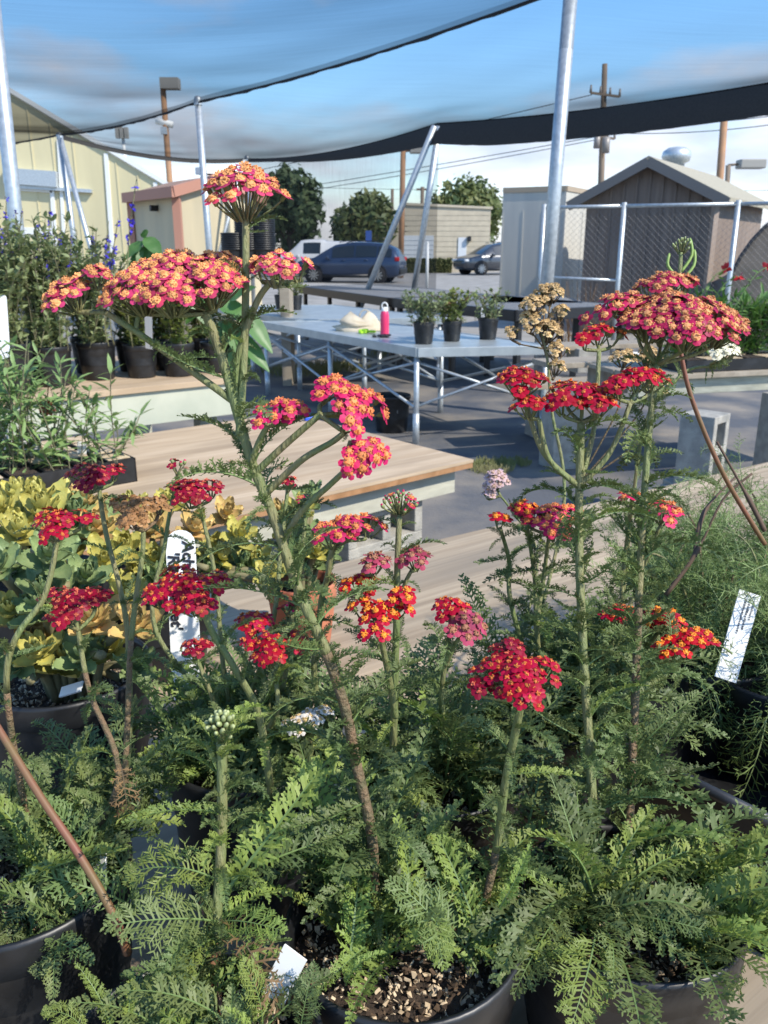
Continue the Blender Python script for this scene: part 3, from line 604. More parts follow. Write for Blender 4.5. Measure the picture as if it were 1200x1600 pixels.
k1 = [(0, PA+(PA-PB)*.9+V((0, 0, .05)), .12), (1, PA, .02), (2, PB+V((0, 0, -.04)), .1), (3, E2+V((0, 0, .02)), 0), (3.4, E2+(E2-E1)*.35+V((0, 0, .05)), 0)]
k1 = [(0, V((PA.x-3.4, PA.y+2.2, CZ+.0)), .06), (1, PA, .06), (2, PB+V((0, 0, -.03)), .05), (3, E2+V((0, 0, .02)), 0), (3.3, E2+ED*1.0+V((0, 0, .06)), 0)]
sheet('shade_cloth', 'black mesh shade cloth sagging nearest the bench of yarrows', k1, .1, .05, 6.0, lambda t: .014+.006*math.sin(t*190)*math.sin(t*77))
PF = G(1200, 131, CZ)
k2 = [(0, PA+V((0, 0, .0)), .13), (1, PD+V((0, 0, -.03)), .12), (2, PE, .05), (3, PF, .05), (4, PF+(PF-PE)*.6, .02)]
sheet('shade_cloth', 'black mesh shade cloth with deep dark hem over the far benches', k2, .12, .0, 4.6, lambda t: .05+.24*max(0, min(1, (t-.3)/.25)), k1[1:4]+[(4.6, E2+ED*4.5+V((0, 0, .1)), 0)])
# side curtain of thin mesh between the post and the A brace, and on to the right
mb = MB(); vs = []; n_ = 40
for i in range(n_+1):
    t = 1+1.0*i/n_; e = edge_interp(k2, t)+V((.03, .12, -.04)); wv = .015*math.sin(i*.9)
    for j in range(6): z = e.z+(0.9-e.z)*j/5; vs.append(V((e.x, e.y+wv*(j/5), z)))
mb.add(vs, [(i*6+j, i*6+j+1, (i+1)*6+j+1, (i+1)*6+j) for i in range(n_) for j in range(5)])
o = mb.build('shade_curtain', M_SHC, None, PD); tag(o, 'thin mesh side curtain hanging in front of the far trees', 'shade cloth')

# ---- chain link fence
fy0, fy1 = 10.9, 10.0
def fp(px, y, z): q = W(px, 350, y); return V((q.x, y, z))
fA, fB, fC_, fD = fp(849, 11.0, 0), fp(973, 10.6, 0), fp(1150, 10.1, 0), fp(1330, 9.6, 0)
FH = 1.93
o = thing('chain_link_fence', fA, 'galvanised chain link fence panels with pipe posts before the brown shed', 'fence')
for p in (fA, fB, fC_, fD): MB().tube([p, p+V((0, 0, FH+.04))], .03, 10).build('post', M_GALV, o); 
for a_, b_ in ((fA, fB), (fB, fC_), (fC_, fD)): MB().tube([a_+V((0, 0, FH)), b_+V((0, 0, FH))], .021, 8).build('top_rail', M_GALV, o)
MB().tube([fA+V((0, 0, 1.1)), fB+V((0, 0, 1.07))], .018, 8).build('mid_rail', M_GALV, o)
M_CW = mat('chain_wire', (.22, .22, .22), .5, metal=.5)
for a_, b_ in ((fA, fB), (fB, fC_), (fC_, fD)):
    mb = MB(); d = b_-a_; Lg = d.length; du = d.normalized(); nn = V((du.y, -du.x, 0)); st = .075; k = -FH
    while k < Lg:
        for sg in (0, 1):
            s0, s1 = k, k+FH; z0, z1 = (0.05, FH) if sg == 0 else (FH, .05); t0 = max(0, -s0/FH); t1 = min(1, (Lg-s0)/FH)
            if t1 > t0:
                p = a_+du*(s0+FH*t0)+V((0, 0, z0+(z1-z0)*t0))+nn*.003*(1 if sg else -1); q = a_+du*(s0+FH*t1)+V((0, 0, z0+(z1-z0)*t1))+nn*.003*(1 if sg else -1)
                mb.tube([p, q],   .0012, 3, cap=False)
        k += st
    mb.build('wire_mesh', M_CW, o, kind='stuff')

# ================================================================== benches
def block(par_or_none, c, rz, standing=False, lab=None, m=M_CONC):
    # hollow concrete block 0.39 x 0.19 x 0.19, cells through its width when laid; built from web walls
    mb = MB()
    L_, H_, Wd = .39, .19, .19; t = .042
    def bb(cx, cz, sx, sz): mb.box((cx, 0, cz), (sx, Wd, sz))
    if standing:
        for sx in (-1, 1): mb.box((sx*(H_/2-t/2), 0, L_/2), (t, Wd, L_))
        for z in (t/2, L_/2, L_-t/2): mb.box((0, 0, z), (H_-2*t, Wd, t))
    else:
        for z in (t/2, H_-t/2): mb.box((0, 0, z), (L_, Wd, t))
        for x in (-L_/2+t/2, 0, L_/2-t/2): mb.box((x, 0, H_/2), (t, Wd, H_-2*t))
    return mb
def put_block(name, p, rz, standing, lab, group='concrete blocks under the benches'):
    mb = block(None, None, 0, standing); o = mb.build(name, M_CONC, None, (0, 0, 0), smooth=False, bevel=.004); o.location = p; o.rotation_euler = (0, 0, rz); tag(o, lab, 'concrete block', group); return o
def ang(v): return math.atan2(v.y, v.x)
# ---- near bench
a_ = G(505, 885, ZB); b_ = G(760, 825, ZB); dN = (b_-a_).normalized(); nN = V((dN.y, -dN.x, 0))    # nN: towards the lens
o = thing('plywood_bench', (a_.x, a_.y, 0), 'weathered plywood potting bench carrying the yarrow pots', 'bench')
far0 = a_-dN*2.0; Ln = 4.3
mb = MB(); mb.obox(far0+V((0, 0, -.019)), dN*Ln, nN*1.22, (0, 0, .019)); mb.build('top', M_PLYN, o, smooth=False, bevel=.002)
mb = MB(); mb.obox(far0+V((0, 0, -.019))+nN*1.223, dN*Ln, nN*.9, (0, 0, .018)); mb.build('top', M_PLYN, o, smooth=False, bevel=.002)
for off in (.03, 1.16, 2.06):
    mb = MB(); mb.obox(far0+nN*off+V((0, 0, -.11)), dN*Ln, nN*.038, (0, 0, .09)); mb.build('rail', M_GREYW, o, smooth=False)
for t in (.25, 1.6, 2.9, 4.0):
    for off in (.075, 2.0):
        mb = MB(); mb.obox(far0+dN*t+nN*off+V((0, 0, -ZB)), dN*.09, nN*.06, (0, 0, ZB-.02)); mb.build('leg', M_GREYW, o, smooth=False)
# ---- middle plywood table
ZM = .62
A_ = G(740, 718, ZM); B_ = G(500, 772, ZM); Cc = G(482, 640, ZM); dM = (B_-A_).normalized(); nM = V((dM.y, -dM.x, 0)); nM = nM if nM.y > 0 else -nM
dep = (Cc-A_).dot(nM)
o = thing('plywood_table', (A_.x, A_.y, 0), 'low plywood table on concrete blocks in the middle aisle', 'table')
Lm = 3.2
mb = MB(); mb.obox(A_+V((0, 0, -.012)), dM*Lm, nM*dep, (0, 0, .012)); mb.build('top', M_PLYC, o, smooth=False)
mb = MB(); mb.obox(A_+dM*.002+nM*.002+V((0, 0, -.034)), dM*Lm, nM*(dep-.004), (0, 0, .022)); mb.build('edge_ply', M_PLYE, o, smooth=False)
mb = MB(); mb.obox(A_+dM*.045+nM*.06+V((0, 0, -.145)), dM*(Lm-.1), nM*.038, (0, 0, .11)); mb.build('front_board', M_BEIGE, o, smooth=False, bevel=.002)
mb = MB(); mb.obox(A_+dM*.05+nM*.1+V((0, 0, -.145)), dM*.038, nM*(dep-.2), (0, 0, .11)); mb.build('end_board', M_GREYW, o, smooth=False, bevel=.002)
mb = MB(); mb.obox(A_+dM*.045+nM*(dep-.098)+V((0, 0, -.145)), dM*(Lm-.1), nM*.038, (0, 0, .11)); mb.build('back_board', M_GREYW, o, smooth=False)
ra_ = ang(dM); blk = G(632, 800, ZM-.145)
for (t, s_, nm) in ((.38, .2, 'near the corner of the low plywood table'), (.38, dep-.25, 'at the back corner of the low plywood table'), (2.2, .2, 'deep under the low plywood table')):
    for k in range(2): put_block('concrete_block', A_+dM*t+nM*s_+V((0, 0, -ZM+.096+k*.19)), ra_, False, ('upper' if k else 'lower')+' concrete block '+nm)
    q = A_+dM*t+nM*s_; mb = MB(); mb.box((0, 0, .05), (.4, .3, .1)); pv = mb.build('concrete_paver', M_CONC, None, smooth=False, bevel=.004); pv.location = (q.x, q.y, 0); pv.rotation_euler = (0, 0, ra_); tag(pv, 'flat concrete paver under the blocks '+nm, 'paver', 'concrete pavers under the table')
# ---- raised back bench with pale fascia
ZR = .79
f0 = G(150, 665, ZM); f1 = G(378, 637, ZM); dR = (f1-f0).normalized(); nR = V((-dR.y, dR.x, 0)); s0 = f0-dR*2.2; Lr = (f1-s0).length+.02
o = thing('plant_bench', (f1.x, f1.y, 0), 'long bench with pale green front board holding the black pots', 'bench')
mb = MB(); mb.obox(V((s0.x, s0.y, ZR-.03))-nR*.02, dR*Lr, nR*1.3, (0, 0, .03)); mb.build('top', M_PLYC, o, smooth=False, bevel=.002)
mb = MB(); mb.obox(V((s0.x, s0.y, ZM-.03))+nR*.0, dR*(Lr-.01), nR*.035, (0, 0, ZR-ZM-.001)); mb.build('front_board', M_PALEW, o, smooth=False, bevel=.002)
mb = MB(); mb.obox(V((f1.x, f1.y, ZM-.03))-dR*.04+nR*.04, dR*.035, nR*1.2, (0, 0, ZR-ZM-.001)); mb.build('end_board', M_PALEW, o, smooth=False)
for t in (.3, 2.0, Lr-.2):
    for q in (.15, 1.1): mb = MB(); mb.obox(V((s0.x, s0.y, 0))+dR*t+nR*q, dR*.09, nR*.09, (0, 0, ZR-.031)); mb.build('leg', M_GREYW, o, smooth=False)
# ---- aluminium benches
def alu_bench(c1, c2, c3, z, lab):
    c1, c2, c3 = V(c1), V(c2), V(c3); c4 = c2+c3-c1; o = thing('aluminium_bench', (c1.x, c1.y, 0), lab, 'bench', 'aluminium benches')
    ex, ey = c2-c1, c3-c1; ux, uy = ex.normalized(), ey.normalized()
    mb = MB(); mb.obox(V((c1.x, c1.y, z-.012)), ex, ey, (0, 0, .012)); mb.build('top', M_ALU, o, smooth=False)
    for (p, d, n) in ((c1, ex, -uy), (c1, ey, -ux), (c2, ey, ux), (c3, ex, uy)):
        mb = MB(); mb.obox(V((p.x, p.y, z-.062)), d, n*.012, (0, 0, .068)); mb.build('rim', M_ALU, o, smooth=False, bevel=.002)
    legs = []
    N = max(2, round(ey.length/1.25)+1)
    for i in range(N):
        for k in (0.02, .96):
            p = c1+ex*k+ey*(.015+.97*i/(N-1)); legs.append(p); MB().tube([V((p.x, p.y, 0)), V((p.x, p.y, z-.05))], .021, 10).build('leg', M_GALV, o); MB().tube([V((p.x, p.y, 0)), V((p.x, p.y, .25))], .026, 10).build('foot', M_GALV, o)
    def br(p, q, za, zb): mb = MB(); mb.tube([V((p.x, p.y, za)), V((q.x, q.y, zb))], .012, 6); mb.build('cross_brace', M_GALV, o)
    for i in range(N):
        br(legs[2*i], legs[2*i+1], .3, z-.1); br(legs[2*i]+uy*.03, legs[2*i+1]+uy*.03, z-.1, .3)
    for i in range(N-1):
        for k in (0, 1): br(legs[2*i+k]-ux*.02, legs[2*i+2+k]-ux*.02, .3, z-.1); br(legs[2*i+k]+ux*.02, legs[2*i+2+k]+ux*.02, z-.1, .3)
    return o
ZA = .74
a1, a2, a3 = G(652, 545, ZA), G(868, 541, ZA), G(408, 503, ZA)
alu_bench(a1, a2, a3, ZA, 'aluminium bench with crossed braces holding the pink bottle')
e_ = (a3-a1); a4 = a3+e_.normalized()*.03+V((.35, .2, 0)); alu_bench(a4, a4+(a2-a1)*1.5, a4+e_*.9, ZA, 'aluminium bench behind the pink bottle bench near the pot stacks')
# ---- black benches with grey mesh tops
def black_bench(c1, c2, c3, z, lab, thick=.11):
    c1, c2, c3 = V(c1), V(c2), V(c3); o = thing('mesh_bench', (c1.x, c1.y, 0), lab, 'bench', 'black steel mesh benches'); ex, ey = c2-c1, c3-c1; ux, uy = ex.normalized(), ey.normalized()
    mb = MB(); mb.obox(V((c1.x, c1.y, z-.012))+ux*.04+uy*.04, ex-ux*.08, ey-uy*.08, (0, 0, .01)); mb.build('mesh_top', M_MESH, o, smooth=False)
    for (p, d, n) in ((c1, ex, uy), (c1, ey, ux), (c2, ey, -ux), (c3, ex, -uy)):
        mb = MB(); mb.obox(V((p.x, p.y, z-thick)), d, n*.05, (0, 0, thick)); mb.build('frame_rail', M_BLACK, o, smooth=False, bevel=.003)
    N = max(2, round(ex.length/1.3)+1)
    for i in range(N):
        for k in (.05, .95):
            p = c1+ex*(.02+.955*i/(N-1))+ey*k; mb = MB(); mb.obox(V((p.x, p.y, 0)), ux*.07, uy*.05, (0, 0, z-thick+.01)); mb.build('leg', M_BLACK, o, smooth=False)
ZK = .86
b1, b2 = G(806, 485, ZK), G(612, 466, ZK); dB = (b2-b1).normalized(); bp = V((-dB.y, dB.x, 0)); bp = bp if bp.y > 0 else -bp
black_bench(b1, b1+dB*(b2-b1).length, b1+bp*1.6, ZK, 'black framed mesh bench behind the pink bottle and small pots')
b3 = b2+dB*.08; b4 = G(466, 447, ZK); black_bench(b3, b4, b3+bp*1.6, ZK, 'black framed mesh bench in front of the blue car')
c1 = G(912, 473, ZK); c2 = c1+V((-1.05, .06, 0)); black_bench(c1, c2, c1+V((.1, 1.4, 0)), ZK, 'short black framed mesh bench behind the thick post')
# crate / block beneath black bench
q = G(537, 478, .4); o = put_block('concrete_block', (q.x, q.y, 0.0), .5, True, 'tan concrete block standing under the black bench by the car', 'concrete blocks under the benches')
# ---- right bench: planks on blocks
ZP = .74
o = thing('plank_bench', G(1060, 600, 0), 'plank topped bench on standing concrete blocks at the right side', 'bench'); WL[o.name] = V(o.location)
pl0 = G(1003, 588, ZP); pl1 = G(1215, 578, ZP); dP = (pl1-pl0).normalized(); nP = V((-dP.y, dP.x, 0))
mb = MB(); mb.obox(pl0+V((0, 0, -.03))+dP*-.0, dP*1.9, nP*.3, (0, 0, .03)); mb.build('plank', M_PLANK, o, smooth=False, bevel=.003)
mb = MB(); mb.obox(pl0+V((0, 0, -.03))+nP*.31, dP*1.9, nP*.3, (0, 0, .028)); mb.build('plank', M_PLANK, o, smooth=False, bevel=.003)
mb = MB(); mb.obox(pl0+V((0, 0, -.13))+dP*.02+nP*.05, dP*1.8, nP*.05, (0, 0, .098)); mb.build('beam', M_GREYW, o, smooth=False, bevel=.003)
lft = pl0-dP*.9
for k, (dx, dy, zz) in enumerate(((-.42, .55, .74), (-.62, 1.5, .73), (-.5, 1.05, .52))):
    mb = MB(); mb.obox(V((pl0.x+dx, pl0.y+dy, zz-.035)), dP*1.6, nP*.28, (0, 0, .035)); mb.build('plank', M_PLANK, o, smooth=False, bevel=.003)
for (dx, dy) in ((-.36, .62), (-.3, 1.6), (.9, .1)): 
    mb = MB(); mb.obox(V((pl0.x+dx, pl0.y+dy, 0)), dP*.2, nP*.2, (0, 0, .49 if dx < 0 else .6)); mb.build('pier', M_CONC, o, smooth=False, bevel=.004)
for (dx, dy) in ((-.36, .62), (-.3, 1.6)):
    mb = MB(); mb.obox(V((pl0.x+dx+.3, pl0.y+dy+.02, .525)), dP*.2, nP*.2, (0, 0, .185)); mb.build('pier', M_CONC, o, smooth=False, bevel=.004)
q = G(1097, 738, .315); put_block('concrete_block', (q.x+.03, q.y+.12, ZP-.13-.39), ang(dP)+.5, True, 'concrete block standing on end under the right plank bench')
put_block('concrete_block', (q.x+.08, q.y+.16, ZP-.13-.39-.19), ang(dP)-.2, False, 'concrete block laid flat under the standing one at right')
put_block('concrete_block', (q.x+.06, q.y+.16, 0.01), ang(dP)+.1, False, 'lowest concrete block resting on the ground at right')
# bucket / white tub on the ground behind the red flowers
q = G(990, 650, .3); mb = MB(); mb.lathe([(.0, 0), (.1, 0), (.125, .2), (.13, .2), (.13, .215), (.12, .215), (.095, .01)], 20, (q.x, q.y, .525)); o = mb.build('plastic_tub', M_WHITE, None, (q.x, q.y, .525)); tag(o, 'white plastic tub on the low plank shelf behind red flower heads', 'tub')
# ---- things on benches
q = G(601, 523, ZA); o = thing('water_bottle', (q.x, q.y, ZA), 'pink water bottle with white loop cap on the aluminium bench', 'bottle')
M_PINK = mat('pink_enamel', (.75, .04, .14), .35)
MB().lathe([(.0, 0), (.034, 0), (.037, .01), (.037, .165), (.03, .19), (.025, .2), (.0, .2)], 20, q).build('body', M_PINK, o); lid = MB().lathe([(.027, .198), (.027, .225), (.0, .23)], 16, q).build('cap', M_WHITE, o)
MB().tube([q+V((.024*math.cos(a), 0, .235+.028*math.sin(a)+.005)) for a in [2*PI*i/16 for i in range(17)]], .006, 6, cap=False).build('loop', M_WHITE, lid)
q = G(562, 516, ZA); mb = MB(); vs = []
for i in range(9):
    for j in range(12):
        a = 2*PI*j/12; z = i/8*.13*(1+.35*math.sin(a*2+1)*(i/8)); rr = (.19*(1-.6*(i/8)**2.2)*(1+.42*noise.noise(V((i*.6, math.cos(a)*1.5, math.sin(a)*1.5))))); vs.append(q+V((rr*1.15*math.cos(a), rr*.8*math.sin(a), z)))
mb.add(vs, [(i*12+j, i*12+(j+1) % 12, (i+1)*12+(j+1) % 12, (i+1)*12+j) for i in range(8) for j in range(12)]+[tuple(96+j for j in range(12))])
o = thing('cloth_sack', q, 'crumpled cream cloth sack beside the pink bottle', 'sack'); M_SACK = mat('cream_cloth', (.62, .54, .4), .9, (.5, .43, .31), 12)
mb.build('bag', M_SACK, o); MB().tube([q+V((.05+.05*math.cos(a), .0, .12+.06*math.sin(a))) for a in [PI*i/8 for i in range(9)]], .006, 5).build('handle', M_SACK, o)
q = G(572, 521, ZA); mb = MB()
for i in range(10): mb.box(q+V((R.uniform(-.06, .06), R.uniform(-.03, .03), .012+.002*i)), (.05, .035, .02), R.uniform(0, 3))
tag(mb.build('work_glove', mat('lime_fabric', (.42, .75, .04), .8), None, q, bevel=.006), 'bright lime work glove lying beside the pink bottle', 'glove')
q = G(592, 527, ZA); mb = MB()
for i in range(8): mb.box(q+V((R.uniform(-.09, .09), R.uniform(-.03, .03), .01+.001*i)), (.06, .03, .016), R.uniform(0, 3))
tag(mb.build('hand_tool', M_BLACK, None, q, bevel=.004), 'black folded tool pouch at the foot of the pink bottle', 'tool pouch')
q = G(483, 657, ZM); tag(MB().box(q+V((0, 0, .012)), (.05, .03, .024), .4).build('bottle_cap', mat('blue_plastic', (.02, .1, .6), .4), None, q, bevel=.006, smooth=False), 'small blue plastic clip lying on the low plywood table', 'clip')

# ================================================================== pots
def pot(c, r, h, lab, soil=True, near=False, m=M_POT, name='nursery_pot', group='black nursery pots', n=None, cat='pot'):
    c = V(c); o = thing(name, c, lab, cat, group); n = n or (48 if near else 28); rb = r*.8
    pr = [(0.0, .0), (rb*.96, 0), (rb, .006), (r*.955, h-.032), (r*.96, h-.03), (r*.995, h-.028), (r*1.0, h-.004), (r*.99, h), (r*.955, h), (r*.945, h-.006), (r*.93, h-.03), (r*.9, h*.4)]
    MB().lathe(pr, n, c, wob=.008).build('body', m, o)
    if near:
        for zz in (h*.62, h*.3): rr = rb+(r*.955-rb)*zz/h+.0012; MB().lathe([(rr-.001, zz-.002), (rr+.0004, zz), (rr-.001, zz+.002)], n, c, wob=.008).build('ridge', m, o)
    if soil:
        zs = h-.022 if not near else h-.03
        so_ = MB().disc(c+V((0, 0, zs)), r*.93, 40, wob=.006 if near else .004).build('soil', M_SOIL, o)
        if near:
            for (nm, mm, cnt, s0_, s1_) in (('perlite', M_PERL, 800, .0011, .0036), ('bark_chips', M_BARK, 500, .0014, .004)):
                mb = MB()
                for i in range(cnt):
                    a = R.uniform(0, 2*PI); q = r*.91*math.sqrt(R.random()); s_ = R.uniform(s0_, s1_); p = c+V((q*math.cos(a), q*math.sin(a), zs+.003+R.uniform(-.001, .003)))
                    ax = [rv().normalized()*s_*R.uniform(.6, 1) for _ in range(3)]
                    mb.add([p+ax[0], p-ax[0], p+ax[1], p-ax[1], p+ax[2], p-ax[2]], [(0,2,4),(2,1,4),(1,3,4),(3,0,4),(2,0,5),(1,2,5),(3,1,5),(0,3,5)])
                mb.build(nm, mm, so_, kind='stuff', smooth=False)
    return o
RIM = 1.0; PH = RIM-ZB
def rimpot(px, py, r, lab, zr=RIM, **k):
    q = G(px, py, zr); return pot((q.x, q.y, ZB+.001), r, zr-ZB-.001, lab, near=True, **k), V((q.x, q.y, zr-.03))
potA, cA = rimpot(632, 1440, .084, 'black nursery pot with perlite soil between the two other front pots')
potB, cB = rimpot(986, 1398, .08, 'black nursery pot at the bench edge beside the long black tray')
potC, cC = rimpot(26, 1352, .084, 'black nursery pot under the long reddish slanting stem')
potD, cD = rimpot(296, 1662, .08, 'black nursery pot of the pale green budding yarrow')
potE, cE = rimpot(690, 1185, .082, 'black nursery pot behind the perlite soil pot')
potF, cF = rimpot(392, 1158, .082, 'black nursery pot under the deep red heads near the handwritten stake')
potI, cI = rimpot(880, 1095, .08, 'black nursery pot shaded behind the right yarrow stems')
# ================================================================== yarrow pieces
def floret_mesh(kind, var):
    rr = random.Random(hash((kind, var)) % 1000 if False else len(kind)*31+var*7+ord(kind[0])); pm, dm, ds = KINDS[kind]; mb = MB(); n = 5 if var != 2 else 6
    wilt = kind in ('tan', 'straw', 'dull')
    for k in range(n):
        a0 = 2*PI*k/n+rr.uniform(-.12, .12); ln = rr.uniform(.4, .5); wd = rr.uniform(.4, .5); tl = rr.uniform(-.25, .12) if not wilt else rr.uniform(-.9, .3)
        c0 = .56; vs = []; M = 7
        def P(rad, tan, dz=0):
            z = dz+tl*(rad-.2)*.8-.16*tan*tan*2
            return V((math.cos(a0)*rad-math.sin(a0)*tan, math.sin(a0)*rad+math.cos(a0)*tan, z))
        vs.append(P(c0, 0, .02))
        for j in range(M+1):
            t = -PI*.95+2*PI*.95*j/M; rad = c0+ln*math.cos(t)*(1-.12*(abs(t) < .3)); tan = wd*math.sin(t)*(.85+.25*math.cos(t)); vs.append(P(max(rad, .1), tan))
        mb.add(vs, [(0, j, j+1) for j in range(1, M+1)], 0)
    # bumpy disc of tiny flowers
    h = ds*.5; vs = [V((0, 0, h+.05))]
    for j in range(7): a = 2*PI*j/7; vs.append(V((ds*.6*math.cos(a), ds*.6*math.sin(a), h*.8+.04)))
    for j in range(7): a = 2*PI*(j+.5)/7; vs.append(V((ds*math.cos(a), ds*math.sin(a), -.02)))
    mb.add(vs, [(0, 1+j, 1+(j+1) % 7) for j in range(7)]+[(1+j, 8+j, 8+(j+1) % 7, 1+(j+1) % 7) for j in range(7)], 1)
    for j in range(int(7+ds*12)):
        a = rr.uniform(0, 2*PI); q = ds*math.sqrt(rr.random())*.95; d = V((math.cos(a)*q*.9, math.sin(a)*q*.9, ds*.8)).normalized()
        p = V((q*math.cos(a), q*math.sin(a), h*(1-(q/ds)**2)*.9)); u = d.orthogonal().normalized()*.075; w_ = d.cross(u); e = p+d*rr.uniform(.12, .26)
        mb.add([p+u, p-u*.5+w_*.85, p-u*.5-w_*.85, e+u*1.25, e-u*.6+w_, e-u*.6-w_], [(0, 1, 4, 3), (1, 2, 5, 4), (2, 0, 3, 5), (3, 4, 5)], 1)
    mb.lathe([(.02, -.85), (.2, -.75), (.26, -.3), (.2, -.05)], 6, mi=2)
    return mb.mesh('floret_'+kind, [pm, dm, M_CAL], smooth=False)
FL = {}
def floret(kind):
    k = (kind, R.randrange(3))
    if k not in FL: FL[k] = floret_mesh(*k)
    return FL[k]
def bud_mesh():
    mb = MB(); mb.lathe([(.05, -.8), (.34, -.55), (.42, -.1), (.3, .3), (.02, .42)], 7, mi=0); mb.lathe([(.3, .28), (.22, .5), (.02, .58)], 7, mi=1); return mb
BUDR = bud_mesh().mesh('bud_red', [mat('bud_green', (.2, .24, .09), .6, vary=.2), petal('petal_magenta', (0, 0, 0))])
BUDG = bud_mesh().mesh('bud_pale', [mat('bud_green', (.2, .24, .09)), mat('bud_pale', (.34, .38, .18), .6, vary=.2)])

def pinnate(ln=1.0, pairs=17, half=.17, bend=.35, lobes=3, lw=.02, cup=.35, seed=0, mid=None, leafm=None, wrad=.012, spin=.5):
    """feather shaped leaf along +X, unit length: lobed leaflets stand off the midrib in a loose V, each twisted on its own"""
    rr = random.Random(seed); mb = MB(); pts = []; th = bend*.5; ph = rr.uniform(-.25, .25); p = V((0, 0, 0)); N = 14; tan = []; dph = rr.uniform(-.35, .35)
    for i in range(N+1):
        pts.append(p.copy()); tan.append(V((math.cos(th)*math.cos(ph), math.sin(ph)*math.cos(th), math.sin(th)))); p = p+tan[-1]/N; th -= bend*2/N; ph += dph/N
    mb.tube(pts, [wrad*(1-.8*i/N) for i in range(N+1)], 4, 1)
    for i in range(pairs):
        t = .04+.95*i/(pairs-1); k = min(int(t*N), N-1); u = t*N-k; c = pts[k].lerp(pts[k+1], u); tx = tan[k]; side = V((0, 1, 0)); side = (side-tx*side.dot(tx)).normalized(); up = tx.cross(side)
        env = (math.sin(PI*min(1, (t*.93+.06))**.8)**.7)
        for sg in (-1, 1):
            hl = half*env*rr.uniform(.82, 1.12)+.012; fw = rr.uniform(.2, .65)+t*.4; cp = cup+rr.gauss(0, spin); d = (side*sg*max(.25, 1-.3*abs(cp))+tx*fw+up*cp).normalized(); s_ = (tx-d*tx.dot(d)).normalized(); nn = d.cross(s_)
            tw = rr.gauss(0, .3); s_ = (s_*math.cos(tw)+nn*math.sin(tw)).normalized(); nn = d.cross(s_)
            cc = c+tx*rr.uniform(-.012, .012); w0 = lw*.7; cur = -up*hl*.18
            a = cc+d*hl*.55; e = cc+d*hl+cur
            mb.add([cc-s_*w0*.6, cc+s_*w0*.6, a+s_*w0*.7, a-s_*w0*.7, e+s_*w0*.15, e-s_*w0*.15], [(0, 1, 2, 3), (3, 2, 4, 5)], 0)
            for j in range(lobes):
                q = .3+.62*j/max(1, lobes-1) if lobes > 1 else .55
                for s2 in (-1, 1):
                    if rr.random() < .06: continue
                    q2 = q+rr.uniform(-.06, .06); b = cc+d*hl*q2+cur*q2*q2; ll = hl*(.46-.22*q)*rr.uniform(.7, 1.25)
                    dd = (s_*s2*.9+d*rr.uniform(.6, 1.2)+nn*rr.uniform(-.4, .4)).normalized(); f = b+dd*ll; sd = (d-dd*d.dot(dd)).normalized()*w0*.55; m_ = b.lerp(f, .5)
                    mb.add([b-sd*.7, b+sd*.7, m_+sd, f, m_-sd], [(0, 1, 2, 3, 4)], 0)
    return mb.mesh('feather_leaf', [leafm or M_YL, mid or M_RACH], smooth=False)
LEAF = {'stem': [pinnate(pairs=27, half=.135, bend=b, seed=i, cup=.55, spin=.35, lw=.023) for i, b in enumerate((.3, .55, .8, -.2, 1.0, .6))],
        'base': [pinnate(pairs=27, half=.15, bend=b, seed=20+i, lobes=3, lw=.019, cup=.4, spin=.25) for i, b in enumerate((.2, .5, .8, 1.1, .65))],
        'young': [pinnate(pairs=28, half=.115, bend=b, seed=40+i, leafm=M_YLL, cup=.6, spin=.25, lw=.021) for i, b in enumerate((.3, .6, .9))],
        'broad': [pinnate(pairs=21, half=.25, bend=b, seed=60+i, lobes=5, lw=.018, cup=.2, spin=.25) for i, b in enumerate((.3, .7, 1.0))],
        'broady': [pinnate(pairs=20, half=.26, bend=b, seed=66+i, lobes=5, lw=.019, cup=.2, spin=.25, leafm=M_YLL) for i, b in enumerate((.4, .8))],
        'dry': [pinnate(pairs=12, half=.22, bend=b, seed=80+i, leafm=M_YLB, mid=M_STB, cup=.5) for i, b in enumerate((.9, 1.5))],
        'wisp': [pinnate(pairs=16, half=.2, bend=b, seed=90+i, lobes=2, lw=.009, cup=.5, wrad=.008, leafm=mat('wispy_leaf', (.15, .22, .06), .6, vary=.3, trans=.2), mid=mat('wispy_rib', (.2, .26, .1), .6)) for i, b in enumerate((.3, .8, 1.3, 1.7))]}
NL = {}
def put_leaf(par, p, d, ln, kind='stem', up=(0, 0, 1), var=None, wide=1.0):
    if NL.get(par.name, 0) >= 290: return
    NL[par.name] = NL.get(par.name, 0)+1
    me = LEAF[kind][R.randrange(len(LEAF[kind])) if var is None else var]
    inst('leaf', me, par, frame(p, d, V(up)+rv()*.25, ln, ln*wide, ln))
